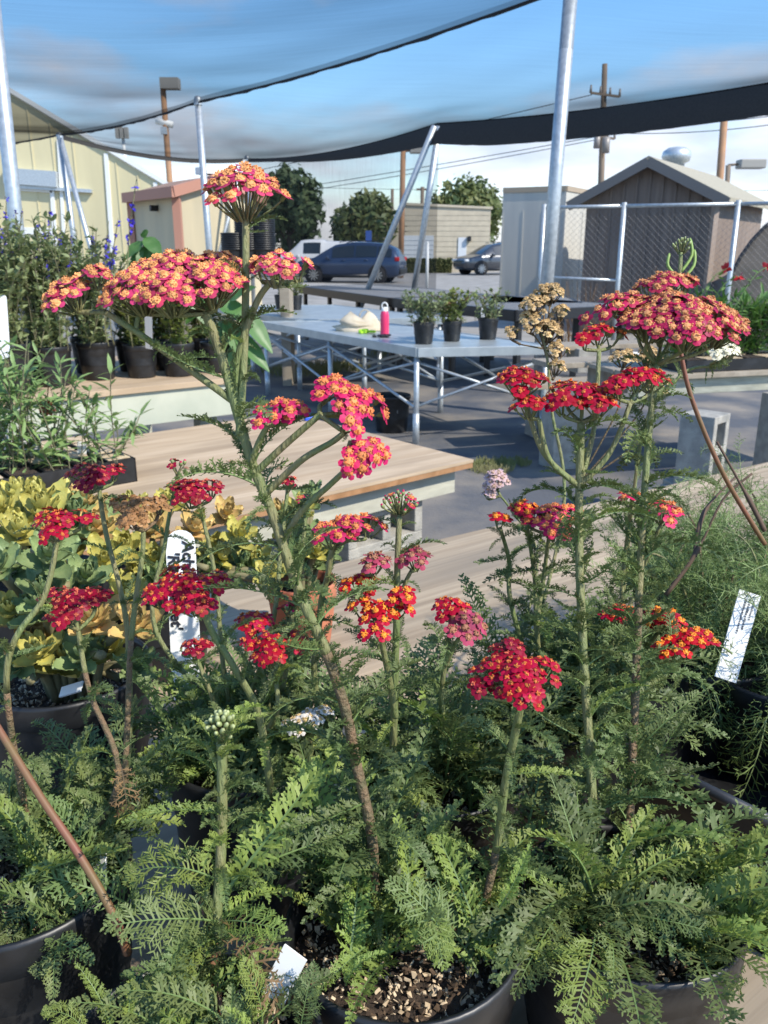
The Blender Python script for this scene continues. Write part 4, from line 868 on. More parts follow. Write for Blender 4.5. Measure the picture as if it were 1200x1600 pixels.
def stem(par, pts, r0, r1, brown=0.0, leaves=0.0, lk='stem', ll=(.035, .06), mats=None, name='stem', skip=0.0, young=.15):
    P = smooth_path(pts, 12); n = len(P); rads = [r0+(r1-r0)*i/(n-1) for i in range(n)]
    mb = MB(); kb = int(n*brown)
    if kb > 1: mb.tube(P[:kb+1], rads[:kb+1], 8, 1)
    if kb < n-1: mb.tube(P[max(kb, 0):], rads[max(kb, 0):], 8, 0)
    mb.build(name, mats or [M_STG, M_STB], par)
    if leaves:
        acc = 0; a = R.uniform(0, 6)
        for i in range(1, n):
            acc += (P[i]-P[i-1]).length
            if acc > leaves and i/n > skip:
                acc = 0; a += 2.4+R.uniform(-.4, .4); t = (P[i]-P[i-1]).normalized(); u = t.orthogonal().normalized(); u.rotate(Matrix.Rotation(a, 3, t))
                d = (u*R.uniform(.8, 1.1)+t*R.uniform(.1, .8)).normalized(); ln = R.uniform(*ll)*(1.3-.4*i/n)
                put_leaf(par, P[i], d, ln, 'young' if (lk == 'stem' and R.random() < young) else lk, up=t)
                for _k in range(2): put_leaf(par, P[i], (u*R.uniform(-1, .2)+t*.5+rv()*.7), ln*R.uniform(.4, .75), 'stem' if lk != 'wisp' else 'wisp', up=t)
    return P
def head(par, px, py, wpx, kind, d, joint, nrm=(0, -.12, 1), lobes=1, dome=.36, fd=.0078, aspect=1.0, gap=.0, buds=0.0, fr=1.26):
    c = C(px, py, d); Rw = wpx/2/F*d; nrm = V(nrm).normalized(); J = V(joint)
    u = nrm.orthogonal().normalized() if abs(nrm.z) < .3 else (V((1, 0, 0))-nrm*nrm.x).normalized(); w_ = nrm.cross(u)
    mb = MB(); items = []
    subs = [(0, 0, 1.0)] if lobes == 1 else [(.0, .0, .5)]+[(.55*math.cos(2*PI*k/(lobes-1)+.5), .55*math.sin(2*PI*k/(lobes-1)+.5)*aspect, R.uniform(.42, .52)) for k in range(lobes-1)]
    ph = R.uniform(0, 6); taken = []
    for (sx, sy, sr) in subs:
        r = Rw*sr; bend_ = V((sx, sy))
        ctr = c+u*sx*Rw+w_*sy*Rw-nrm*dome*Rw*(sx*sx+sy*sy)*.9
        base = ctr-nrm*(r*.42+fd*.5)
        mb.tube(smooth_path([J, J.lerp(base, .55)-nrm*.0+u*sx*Rw*.2, base], 3), [.0021 if lobes == 1 else .0019]+[.0016]*5+[.0013], 5) if (base-J).length > .002 else None
        N = max(5, int(5.2*(r/fd)**2))
        for i in range(N):
            q = math.sqrt((i+.5)/N); a = i*2.39996+ph; q *= 1+.08*math.sin(3*a+ph)
            x, y = q*r*math.cos(a), q*r*math.sin(a)*aspect
            p = ctr+u*x+w_*y+nrm*(r*dome*1.15*(1-q*q)+R.uniform(-.12, .12)*fd)
            if R.random() < gap: continue
            if any((p-t).length < fd*.6 for t in taken): continue
            taken.append(p); nn = (nrm*1.0+(u*x+w_*y)/r*.62+(u*sx+w_*sy)*.35+rv()*.24).normalized()
            items.append((p, nn)); pp = p-nn*fd*.42
            mb.tube([base+(u*x+w_*y)*.25, pp.lerp(base, .35)+(u*x+w_*y)*.12, pp], [.0009, .0007, .0006], 3, cap=False)
    hd = mb.build('flower_head', M_STG if kind not in ('tan', 'straw') else M_STB, par, J, smooth=True)
    for (p, nn) in items:
        x = nn.orthogonal(); x.rotate(Matrix.Rotation(R.uniform(0, 6.28), 3, nn)); s_ = fd*.5*R.uniform(.86, 1.16)*fr
        if R.random() < buds: inst('flower_bud', BUDR if kind != 'green' else BUDG, hd, frame(p, x, nn, s_*.8))
        else: inst('floret', floret(kind), hd, frame(p, x, nn, s_))
    return hd
def plant(name, root, lab, cat='plant', group=None): return thing(name, root, lab, cat, group)
def tuft(par, c, n, ll, spread, el=(.35, 1.3), kinds=('base',), az=None, jit=.02):
    c = V(c)
    for i in range(n):
        a = R.uniform(*(az or (0, 2*PI))); e = R.uniform(*el); d = V((math.cos(a)*math.cos(e), math.sin(a)*math.cos(e), math.sin(e)))
        put_leaf(par, c+V((R.gauss(0, spread), R.gauss(0, spread), 0))+V((0, 0, R.uniform(0, jit))), d, R.uniform(*ll), R.choice(kinds))
YG = 'yarrow plants in nursery pots'
def px_leaf(par, p0, p1, d0, d1, kind, up=None, var=None, wide=1.0):
    a, b = C(*p0, d0), C(*p1, d1); put_leaf(par, a, b-a, (b-a).length*1.04, kind, up or ((CAM-a).normalized()*.6+V((0, 0, .8))), var, wide)

# ---------------- tall yarrow with coral heads (pot A)
y1 = plant('yarrow_plant', cA, 'tall yarrow with coral orange and pink flower heads and thick leaning stem', 'plant', YG)
m = [C(585, 1400, .6), C(580, 1300, .585), C(556, 1190, .575), C(540, 1110, .565), C(510, 1020, .555), C(476, 945, .55), C(448, 870, .545), C(425, 800, .54), C(398, 735, .535), C(375, 660, .53), C(347, 560, .525), C(322, 490, .52)]
stem(y1, [V((m[0].x, m[0].y, cA.z-.004))]+m, .004, .003, .42, .013, ll=(.045, .07))
head(y1, 275, 428, 226, 'orange', .52, C(322, 490, .52), lobes=7, dome=.5, fd=.0085, nrm=(-.1, -.22, 1))
P = [C(374, 680, .53), C(381, 560, .525), C(384, 450, .52), C(384, 342, .515)]; stem(y1, P, .0026, .0022, 0, .03, ll=(.02, .035), young=0)
head(y1, 380, 303, 124, 'orange', .51, P[-1], dome=.55, fd=.0105, nrm=(0, -.2, 1))
P = [C(372, 640, .53), C(372, 560, .525), C(400, 475, .515), C(422, 442, .51)]; stem(y1, P, .0026, .0018, 0, .04, ll=(.02, .03))
head(y1, 434, 412, 112, 'orange', .51, P[-1], lobes=4, dome=.5, fd=.009)
P = [C(362, 625, .53), C(300, 580, .525), C(230, 530, .52), C(165, 488, .515)]; stem(y1, P, .0026, .002, 0, .05, ll=(.018, .028), young=0)
head(y1, 106, 462, 82, 'orange', .515, P[-1], dome=.5, fd=.0085, nrm=(-.3, -.3, 1))
q = C(212, 517, .519); stem(y1, [q, C(212, 470, .517), C(160, 448, .516)], .0014, .0012); head(y1, 149, 430, 50, 'orange', .515, C(160, 448, .516), dome=.5, fd=.0085)
P = [C(392, 722, .533), C(405, 690, .525), C(418, 665, .52)]; stem(y1, P, .0022, .0018, 0, .03, ll=(.02, .03)); head(y1, 440, 640, 92, 'pink', .515, P[-1], lobes=3, dome=.5, fd=.0085, nrm=(.2, -.45, 1))
P = [C(400, 738, .535), C(440, 700, .525), C(480, 665, .515), C(500, 648, .512)]; stem(y1, P, .0024, .0019, 0, .06, ll=(.015, .02)); head(y1, 550, 628, 128, 'pink', .51, P[-1], lobes=4, dome=.45, fd=.0098, nrm=(.5, -.5, .8))
P = [C(412, 775, .538), C(470, 720, .525), C(520, 690, .515), C(542, 672, .51)]; stem(y1, P, .0024, .0018, 0, .07, ll=(.014, .02)); head(y1, 572, 712, 84, 'pink', .505, C(548, 690, .512), lobes=3, dome=.45, fd=.0098, nrm=(.45, -.72, .5))
P = [C(440, 850, .545), C(470, 800, .535), C(515, 758, .525), C(540, 735, .515)]; stem(y1, P, .0022, .0018, 0)
tuft(y1, cA+V((-.02, .02, 0)), 24, (.09, .15), .02, (.4, 1.35), ('base', 'base', 'young'), az=(PI*.1, PI*1.35))
# ---------------- mid yarrow with red-orange heads (pot E)
y2 = plant('yarrow_plant', cE, 'yarrow with scarlet orange eyed heads and an unopened bud cluster on an upright stem', 'plant', YG)
P = [V((cE.x-.02, cE.y, cE.z)), C(618, 1210, .72), C(617, 1080, .68), C(620, 960, .66), C(621, 880, .65), C(624, 808, .645)]; stem(y2, P, .0036, .0022, .2, .022, ll=(.035, .06))
head(y2, 625, 786, 58, 'pink', .645, P[-1], dome=.5, fd=.0065, buds=.85)
P = [C(619, 900, .655), C(600, 870, .65), C(560, 850, .645)]; s2 = [C(500, 960, .69), C(512, 900, .67), C(520, 860, .66), C(540, 845, .65)]; stem(y2, [V((cE.x-.05, cE.y, cE.z)), C(500, 1100, .72)]+s2, .003, .002, .1, .022, ll=(.03, .05)); head(y2, 545, 822, 110, 'pink', .645, s2[-1], lobes=3, dome=.45, fd=.0108)
P = [C(620, 1010, .665), C(560, 930, .65), C(573, 900, .645)]; stem(y2, P, .002, .0015, 0); head(y2, 584, 880, 48, 'dull', .64, P[-1], dome=.5, fd=.0098)
P = [C(621, 960, .66), C(632, 915, .655), C(642, 893, .65)]; stem(y2, P, .002, .0015, 0); head(y2, 650, 873, 50, 'dull', .648, P[-1], dome=.55, fd=.0095)
P = [C(618, 1120, .68), C(608, 1060, .655), C(597, 1005, .63), C(594, 975, .62)]; stem(y2, P, .0028, .002, 0, .03, ll=(.03, .05)); head(y2, 590, 958, 108, 'redor', .615, P[-1], lobes=4, dome=.3, fd=.0105, nrm=(-.05, -.3, 1)); head(y2, 630, 932, 44, 'redor', .62, P[-1], dome=.35, fd=.0105); head(y2, 563, 914, 62, 'redor', .645, C(594, 975, .62), dome=.35, fd=.0098, gap=.25)
P = [C(700, 1190, .74), C(690, 1090, .7), C(700, 1010, .68), C(704, 975, .67)]; stem(y2, P, .0025, .0018, .1, .025, ll=(.035, .06)); head(y2, 703, 950, 56, 'red', .665, P[-1], dome=.4, fd=.0095); P = [C(697, 1040, .685), C(712, 1005, .67), C(724, 990, .665)]; stem(y2, P, .002, .0016); head(y2, 727, 976, 66, 'dull', .66, P[-1], lobes=1, dome=.5, fd=.0108, nrm=(.2, -.45, 1))
tuft(y2, cE, 52, (.09, .16), .035, (.3, 1.35), ('base', 'base', 'base', 'young'))
# ---------------- single crimson head (pot A front)
y3 = plant('yarrow_plant', cA+V((.05, 0, 0)), 'yarrow with one large dense crimson head on a short pale stem', 'plant', YG)
P = [V((cA.x+.052, cA.y+.01, cA.z)), C(775, 1330, .6), C(790, 1220, .57), C(808, 1130, .54), C(814, 1098, .53)]; stem(y3, P, .0032, .0026, .25, .02, ll=(.035, .06), young=.5)
head(y3, 812, 1052, 152, 'red', .52, P[-1], lobes=4, dome=.5, fd=.0078, nrm=(0, -.1, 1)); q = P[-1]; head(y3, 795, 1018, 56, 'reddk', .54, q, dome=.5, fd=.0078); head(y3, 752, 1072, 40, 'reddk', .525, q, dome=.4, fd=.0075)
tuft(y3, cA+V((.045, .01, 0)), 18, (.06, .11), .015, (.35, 1.3), ('young', 'base', 'young'), az=(-.9, 3.6))
tuft(y3, cA+V((-.02, .01, 0)), 14, (.05, .1), .015, (.5, 1.3), ('young', 'base', 'young'), az=(0, 6.28))
# ---------------- right yarrow: crimson heads + wine-copper heads (pot B)
y4 = plant('yarrow_plant', cB, 'tall yarrow with clustered bright red heads on a thick straight green stem', 'plant', YG)
P = [V((cB.x-.03, cB.y+.005, cB.z)), C(928, 1340, .645), C(924, 1220, .65), C(914, 1060, .655), C(906, 900, .66), C(905, 780, .66), C(908, 660, .655)]; stem(y4, P, .004, .003, .12, .0115, ll=(.045, .075), young=.1)
head(y4, 912, 614, 132, 'red', .65, P[-1], lobes=5, dome=.36, fd=.0105); T = C(905, 760, .66)
for (hx, hy, wd, jx, jy, dd) in ((815, 594, 84, 822, 632, .655), (995, 590, 116, 985, 630, .645), (829, 633, 58, 842, 655, .64), (937, 520, 94, 936, 548, .68)):
    J = C(jx, jy, dd); stem(y4, [T, C((905+jx)/2+(8 if jx > 905 else -14), (760+jy)/2+12, (.66+dd)/2), J], .0024, .0018, 0); head(y4, hx, hy, wd, 'red', dd, J, lobes=3 if wd > 90 else 1, dome=.38, fd=.0105)
tuft(y4, cB+V((-.03, .0, 0)), 26, (.07, .13), .012, (.35, 1.3), ('base', 'stem', 'base', 'young'), az=(0, 2*PI))
tuft(y4, cB+V((.035, -.01, 0)), 17, (.08, .14), .012, (.15, .9), ('base', 'young', 'base'), az=(-1.7, .5))
y5 = plant('yarrow_plant', cB+V((.0, .03, 0)), 'tall yarrow with broad wine and copper heads on an olive stem', 'plant', YG)
P = [V((cB.x+.005, cB.y+.03, cB.z)), C(985, 1250, .68), C(992, 1100, .69), C(998, 940, .7), C(1005, 800, .7), C(1014, 680, .7), C(1026, 570, .7)]; stem(y5, P, .0038, .0028, .5, .0115, ll=(.05, .08), young=.05)
head(y5, 1062, 488, 205, 'dusk', .69, P[-1], lobes=7, dome=.42, fd=.0115, nrm=(.05, -.2, 1)); J = C(1003, 520, .69); stem(y5, [P[-1], J], .002, .0016); head(y5, 958, 474, 96, 'dusk', .69, J, lobes=3, dome=.45, fd=.0115, nrm=(-.2, -.3, 1)); head(y5, 1045, 440, 120, 'dusk', .74, C(1030, 540, .7), lobes=3, dome=.35, fd=.0115)
# ---------------- back-right yarrow (pot I)
y6 = plant('yarrow_plant', cI, 'bushy yarrow with scarlet and pink heads half hidden behind the straight stems', 'plant', YG)
for (hx, hy, wd, kd, dd, pts, lb) in ((862, 806, 120, 'pink', .8, [(840, 1000), (850, 900), (858, 836)], 4), (818, 795, 44, 'redor', .81, [(840, 1000), (835, 900), (822, 815)], 1), (780, 812, 34, 'redor', .8, [(800, 950), (796, 880), (782, 826)], 1), (1036, 799, 58, 'pink', .78, [(960, 1000), (1000, 900), (1030, 825)], 1), (985, 778, 38, 'pink', .8, [(960, 1000), (975, 880), (985, 800)], 1), (1075, 1000, 112, 'redor', .72, [(960, 1100), (1010, 1040), (1050, 1022)], 3), (1034, 966, 58, 'redor', .74, [(960, 1100), (1000, 1030), (1030, 985)], 1), (972, 960, 52, 'red', .78, [(950, 1060), (965, 1000), (970, 975)], 1)):
    Q = [V((cI.x+R.uniform(-.02, .02), cI.y, cI.z))]+[C(a, b, dd+.03) for a, b in pts[:-1]]+[C(*pts[-1], dd)]; stem(y6, Q, .0027, .0018, .1, .025, ll=(.035, .06)); head(y6, hx, hy, wd, kd, dd, Q[-1], lobes=lb, dome=.42, fd=.0115 if kd != 'red' else .0105)
tuft(y6, cI, 58, (.09, .16), .035, (.25, 1.35), ('base', 'base', 'stem'))
# ---------------- yarrow near the stake (pot F)
y7 = plant('yarrow_plant', cF, 'yarrow with bright crimson gold eyed heads in front of the handwritten stake', 'plant', YG)
P = [V((cF.x+.02, cF.y-.02, cF.z)), C(424, 1240, .66), C(405, 1120, .63), C(370, 1050, .61), C(333, 990, .6), C(318, 955, .595)]; stem(y7, P, .0032, .0024, .15, .03, ll=(.03, .05)); head(y7, 292, 916, 146, 'red', .59, P[-1], lobes=5, dome=.3, fd=.0088, nrm=(.05, -.25, 1))
for (hx, hy, wd, kd, dd, pts, lb) in ((425, 1005, 108, 'red', .68, [(430, 1120), (425, 1035)], 4), (395, 972, 60, 'red', .72, [(415, 1080), (398, 990)], 1), (305, 1012, 46, 'reddk', .7, [(335, 1100), (308, 1030)], 1), (450, 950, 30, 'reddk', .74, [(445, 1060), (450, 962)], 1), (302, 762, 98, 'reddk', .76, [(350, 1050), (336, 900), (312, 790)], 4), (275, 725, 32, 'reddk', .78, [(250, 1000), (258, 850), (277, 745)], 1), (450, 753, 34, 'reddk', .74, [(420, 1000), (440, 850), (449, 768)], 1), (478, 782, 30, 'pink', .74, [(450, 1000), (470, 880), (478, 796)], 1)):
    Q = [V((cF.x+R.uniform(-.03, .03), cF.y+.01, cF.z))]+[C(a, b, dd+.01) for a, b in pts]; stem(y7, Q, .0026, .0017, .1, .028, ll=(.03, .05)); head(y7, hx, hy, wd, kd, dd, Q[-1], lobes=lb, dome=.34, fd=.009, buds=.5 if wd < 33 else 0)
tuft(y7, cF, 66, (.09, .16), .035, (.25, 1.35), ('base', 'base', 'base', 'young'))
# ---------------- left yarrow (pot C)
y8 = plant('yarrow_plant', cC, 'yarrow with deep red heads and one dried brown head beside the succulents', 'plant', YG)
for (hx, hy, wd, kd, dd, pts, lb, br, mt, buds) in (
    (94, 812, 98, 'red', .6, [(10, 1060), (70, 930), (90, 840)], 4, .3, None, 0), (112, 938, 118, 'reddk', .62, [(185, 1220), (140, 1080), (122, 985)], 4, .75, None, 0),
    (146, 739, 96, 'reddk', .68, [(190, 1250), (200, 1000), (165, 830), (155, 765)], 4, .3, None, 0), (216, 792, 104, 'tan', .66, [(190, 1250), (205, 1000), (222, 870), (224, 830)], 4, .5, None, 0)):
    Q = [V((cC.x+R.uniform(-.0, .05), cC.y+.03, cC.z))]+[C(a, b, dd+.005) for a, b in pts]; stem(y8, Q, .0028, .0018, br, .04, ll=(.03, .05), mats=mt); head(y8, hx, hy, wd, kd, dd, Q[-1], lobes=lb, dome=.3, fd=.0085, nrm=(0, -.22, 1))
stem(y8, [C(-20, 1110, .6), C(60, 1240, .58), C(120, 1330, .57), C(175, 1425, .56), C(200, 1490, .57)], .0026, .003, 0, mats=[M_STR, M_STR])
tuft(y8, cC+V((0.03, .02, 0)), 52, (.07, .13), .035, (.5, 1.35), ('base', 'base', 'young', 'base'), az=(-.6, 3.4))
tuft(y8, cC+V((0.01, -.02, 0)), 8, (.05, .09), .02, (.1, .6), ('broad', 'base', 'base'), az=(-2.2, -.4))
# ---------------- front budding yarrow (pot D)
y9 = plant('yarrow_plant', cD, 'young yarrow with a pale green unopened bud and broad feathery leaves', 'plant', YG)
P = [V((cD.x+.02, cD.y+.02, cD.z)), C(332, 1560, .54), C(338, 1440, .55), C(346, 1320, .55), C(347, 1230, .545), C(346, 1160, .54)]; stem(y9, P, .0036, .0034, .35, .011, ll=(.04, .065), young=.4, mats=[M_STG, M_STR])
hd = head(y9, 346, 1134, 46, 'green', .53, P[-1], dome=.9, fd=.0046, buds=1.0, fr=2.3, nrm=(0, -.5, 1))
for k in range(9): a = .2+k*.34; put_leaf(y9, P[-1]-V((0, 0, .006+.002*k)), V((math.cos(a)*.75, math.sin(a)*.5, 1.0)), R.uniform(.028, .045), 'young')
stem(y9, [V((cD.x+.015, cD.y+.03, cD.z)), C(320, 1430, .56), C(300, 1360, .56)], .002, .0016, 0, mats=[M_STR, M_STR])
px_leaf(y9, (352, 1395), (535, 1180), .55, .56, 'young', var=0, wide=1.15); px_leaf(y9, (356, 1378), (548, 1262), .555, .57, 'base', var=1); px_leaf(y9, (340, 1440), (178, 1450), .545, .5, 'broad', var=0); px_leaf(y9, (335, 1465), (240, 1560), .54, .5, 'broady', var=0)
px_leaf(y9, (345, 1440), (440, 1415), .54, .52, 'broady', var=0); px_leaf(y9, (355, 1445), (455, 1540), .54, .49, 'dry', var=0); px_leaf(y9, (338, 1375), (180, 1365), .55, .53, 'broady', var=1); px_leaf(y9, (175, 1610), (135, 1500), .5, .5, 'young', var=0); px_leaf(y9, (200, 1610), (195, 1520), .5, .5, 'young', var=1)
px_leaf(y9, (410, 1600), (378, 1520), .5, .49, 'broady', var=0); px_leaf(y9, (470, 1605), (480, 1510), .5, .5, 'broad', var=0); px_leaf(y9, (130, 1610), (70, 1575), .49, .48, 'broady', var=1); px_leaf(y9, (190, 1200), (205, 1310), .57, .56, 'dry', var=1)
tuft(y9, cD+V((.0, .03, 0)), 20, (.05, .09), .02, (.4, 1.35), ('base', 'young', 'base'), az=(.2, 3.2))
# chosen leaves in front
px_leaf(y3, (700, 1490), (640, 1370), .55, .53, 'broad', var=1, wide=1.1); px_leaf(y3, (660, 1395), (720, 1500), .55, .53, 'broady', var=0); px_leaf(y3, (780, 1420), (835, 1330), .56, .55, 'young', var=0); px_leaf(y3, (740, 1480), (800, 1500), .55, .54, 'young', var=1); px_leaf(y3, (570, 1480), (500, 1560), .54, .5, 'young', var=1); px_leaf(y3, (540, 1540), (590, 1470), .52, .52, 'young', var=2)
px_leaf(y4, (880, 1420), (815, 1545), .58, .53, 'broad', var=0); px_leaf(y4, (930, 1460), (950, 1600), .56, .5, 'broady', up=(0, -1, .4), var=0, wide=1.25); px_leaf(y4, (960, 1400), (1110, 1275), .6, .62, 'young', var=1); px_leaf(y4, (1125, 1430), (1105, 1290), .6, .61, 'young', var=0); px_leaf(y4, (1130, 1440), (1120, 1275), .61, .62, 'young', var=1); px_leaf(y4, (1140, 1450), (1205, 1290), .6, .62, 'young', var=0); px_leaf(y4, (1145, 1455), (1215, 1360), .6, .6, 'young', var=1)
px_leaf(y4, (985, 1430), (1120, 1430), .58, .55, 'base', var=1, wide=1.2); px_leaf(y4, (1000, 1450), (1180, 1470), .58, .56, 'base', var=2, wide=1.2); px_leaf(y4, (1010, 1400), (1190, 1400), .6, .6, 'base', var=1); px_leaf(y4, (1060, 1450), (1195, 1530), .58, .56, 'broady', var=1); px_leaf(y5, (985, 1250), (1100, 1140), .68, .66, 'base', var=0); px_leaf(y5, (988, 1180), (1075, 1065), .69, .68, 'base', var=1)
# dried twig of straw-coloured heads and small pale heads
y10 = plant('dried_yarrow', V((cI.x-.04, cI.y+.06, cI.z)), 'dead straw coloured yarrow stalk with papery seed heads in front of the thick post', 'plant')
R0 = [V((cI.x-.04, cI.y+.05, cI.z)), C(880, 800, .95), C(862, 640, .95), C(855, 560, .95), C(846, 520, .95)]; stem(y10, R0, .0022, .0014, 0, mats=[M_STG, M_STB])
for (hx, hy, wd) in ((835, 480, 46), (862, 460, 40), (828, 505, 44), (855, 520, 48), (800, 520, 26), (876, 490, 30), (850, 458, 30), (872, 548, 36), (868, 575, 30)):
    j = C(hx+(850-hx)*.25, hy+18, .95); stem(y10, [C(850, 545, .95), j], .001, .0008, 0, mats=[M_STB, M_STB]); head(y10, hx, hy, wd, 'straw', .95, j, dome=.7, fd=.0085, gap=.15)
for (hx, hy, wd) in ((1012, 560, 46), (1020, 600, 50), (975, 560, 40)):
    j = C(hx-4, hy+20, .92); stem(y10, [C(900, 760, .96), C(hx-10, hy+80, .93), j], .0012, .0009, 0, mats=[M_STB, M_STB]); head(y10, hx, hy, wd, 'straw', .92, j, dome=.6, fd=.0085, gap=.15)
y11 = plant('yarrow_plant', cF+V((.06, .03, 0)), 'yarrow with small white buff eyed flowers low among the leaves', 'plant', YG)
J = C(490, 1160, .72); stem(y11, [V((cF.x+.06, cF.y+.03, cF.z)), C(480, 1210, .74), J], .002, .0016, 0, .03); head(y11, 482, 1122, 84, 'white', .7, J, lobes=3, dome=.3, fd=.0085, gap=.2, nrm=(0, -.25, 1))
J = C(1110, 572, .8); stem(y11, [V((cI.x+.06, cI.y+.02, cI.z)), C(1000, 700, .8), C(1060, 590, .8), J], .0018, .0014, 0, .03, ll=(.03, .05)); head(y11, 1138, 548, 66, 'cream', .79, J, lobes=3, dome=.4, fd=.009, nrm=(.2, -.3, 1))
J = C(782, 775, 1.0); stem(y11, [V((cI.x-.06, cI.y+.03, cI.z)), C(840, 880, .98), C(800, 800, 1.0), J], .0015, .0012, 0, .04); head(y11, 775, 752, 40, 'blush', 1.0, J, dome=.8, fd=.0085, nrm=(-.2, -.4, 1)); head(y11, 764, 772, 20, 'blush', 1.0, J, dome=.6, fd=.0085)
# bud sprig above the copper heads + long arching red stem
J = C(1064, 395, .78); stem(y5, [P_ for P_ in (C(1040, 560, .74), C(1058, 470, .77), C(1062, 430, .78), J)], .0022, .0018, 0); head(y5, 1066, 386, 30, 'green', .78, J, dome=.8, fd=.005, buds=1.0)
for (a, b) in (((1063, 440), (1085, 390)), ((1061, 435), (1046, 396)), ((1064, 425), (1078, 372))): A0, A1 = C(*a, .78), C(*b, .78); MB().tube(smooth_path([A0, A0.lerp(A1, .5)+V((.006*(1 if b[0] > 1060 else -1), 0, 0)), A1], 4), [.0015]*8+[.0008], 5).build('bract', mat('bract_green', (.2, .3, .07), .5), y5)
stem(y5, [C(1060, 530, .75), C(1080, 620, .76), C(1130, 740, .78), C(1195, 850, .82)], .002, .0024, 0, mats=[M_STR, M_STR])
# ================================================================== succulents
def succ_leaf(seed, m):
    rr = random.Random(seed); mb = MB(); n = 10; top = []; bot = []
    for i in range(n+1):
        t = i/n; wdt = .30*math.sin(PI*min(.97, t*.82+.12))**.8*(1+.045*((i % 2)*2-1)); z = .25*t*t-.02
        for k, s_ in enumerate((-1, -.5, 0, .5, 1)):
            sc = 1+(.05 if (i % 2) else -.03)*abs(s_); top.append(V((t, s_*wdt*sc, z+.14*s_*s_+rr.uniform(-.006, .006)))); bot.append(V((t, s_*wdt*.96*sc, z-.06*(1-s_*s_)*(1-t*.6)+.13*s_*s_)))
    N = (n+1)*5; f = [(i*5+j, i*5+j+1, i*5+6+j, i*5+5+j) for i in range(n) for j in range(4)]
    mb.add(top+bot, f+[tuple(N+x for x in reversed(q)) for q in f]+[(n*5+j, n*5+j+1, N+n*5+j+1, N+n*5+j) for j in range(4)]); return mb.mesh('succulent_leaf', m)
M_SUG = mat('succulent_green', (.17, .25, .1), .45, (.25, .32, .13), 3, vary=.2, trans=.12, bump=.15, bscale=25); M_SUY = mat('succulent_yellow', (.56, .47, .1), .45, (.48, .46, .13), 3, vary=.18, trans=.2, bump=.15, bscale=25)
M_SUO = mat('succulent_peach', (.66, .4, .17), .45, (.6, .46, .16), 3, vary=.18, trans=.2, bump=.15, bscale=25)
SL = {k: [succ_leaf(i+ord(k), m) for i in range(2)] for k, m in (('g', M_SUG), ('y', M_SUY), ('o', M_SUO))}
def rosette(par, p, nrm, size, k, layers=4):
    nrm = V(nrm).normalized(); u = nrm.orthogonal().normalized(); w_ = nrm.cross(u)
    for l in range(layers):
        for j in range(4):
            if NL.get(par.name, 0) >= 295: return
            NL[par.name] = NL.get(par.name, 0)+1
            a = j*PI/2+l*.8+R.uniform(-.15, .15); open_ = .25+.35*l; d = (u*math.cos(a)+w_*math.sin(a))*(1.25-.3*l)+nrm*open_; s_ = size*(1-.19*l)*R.uniform(.9, 1.1)
            inst('leaf', SL[k][R.randrange(2)], par, frame(p+nrm*size*.16*l, d, nrm, s_))
SG = 'potted succulents'
spots = {0: [], 1: [], 2: [], 3: []}
roots = [G(100, 1040, 1.0), G(60, 900, 1.03), G(235, 880, 1.0), G(470, 870, .98)]
rsz = [.095, .09, .09, .056]
potl = ['wide black pot of scalloped succulents beside the deep red yarrow heads', 'black pot of yellow succulents close to the seedling tray', 'black pot of succulents behind the handwritten stake', 'small terracotta pot of succulents at the bench edge']
sroot = []
for i, q in enumerate(roots):
    hh = q.z-ZB-.001 if i < 3 else .11
    if i < 3: pot((q.x, q.y, ZB+.001), rsz[i], hh, potl[i], near=(i == 0))
    else: pot((q.x, q.y, ZB+.001), rsz[i], hh, potl[i], m=M_TERRA, name='terracotta_pot', group=None)
    sroot.append(thing('succulent_plant', (q.x, q.y, ZB+hh-.02), ['mounded green succulent with peach tipped rosettes near the front of the bench', 'yellow and green succulent spilling beside the seedling tray', 'pale yellow succulent crowding behind the white handwritten stake', 'upright green and gold succulent rising from the terracotta pot'][i], 'succulent', SG))
ros = [(0, 30, 935, .055, 'o'), (0, 60, 980, .06, 'o'), (0, 100, 1010, .06, 'y'), (0, 20, 860, .06, 'g'), (0, 80, 905, .065, 'g'), (0, 150, 945, .055, 'o'), (0, 175, 985, .05, 'y'), (0, 30, 1010, .05, 'g'), (0, 130, 880, .06, 'g'), (0, 190, 900, .05, 'y'), (0, 215, 950, .05, 'o'), (0, 75, 845, .06, 'g'), (0, 215, 1010, .045, 'g'),
       (1, 62, 765, .085, 'y'), (1, 25, 800, .07, 'y'), (1, 10, 770, .06, 'y'), (1, 110, 785, .075, 'g'), (1, 50, 820, .075, 'g'), (1, 100, 830, .075, 'g'), (1, 10, 830, .06, 'g'), (1, 150, 800, .07, 'o'), (1, 130, 760, .06, 'o'), (1, 160, 850, .065, 'y'), (1, 30, 750, .06, 'y'),
       (2, 195, 830, .065, 'y'), (2, 240, 800, .065, 'o'), (2, 205, 770, .065, 'y'), (2, 245, 850, .065, 'y'), (2, 300, 800, .06, 'o'), (2, 330, 830, .06, 'y'), (2, 350, 870, .06, 'g'), (2, 215, 900, .06, 'y'), (2, 330, 900, .06, 'g'), (2, 270, 760, .06, 'y'), (2, 370, 810, .06, 'y'), (2, 380, 905, .06, 'g'), (2, 250, 930, .06, 'g'), (2, 400, 860, .06, 'y'), (2, 350, 775, .055, 'o'), (2, 420, 900, .055, 'y'), (2, 300, 930, .055, 'g'), (2, 395, 940, .055, 'g'),
       (3, 470, 770, .06, 'y'), (3, 450, 800, .06, 'y'), (3, 490, 810, .055, 'g'), (3, 470, 840, .06, 'g'), (3, 495, 850, .05, 'g'), (3, 450, 860, .05, 'g'), (3, 440, 770, .05, 'o'), (3, 482, 745, .04, 'g')]
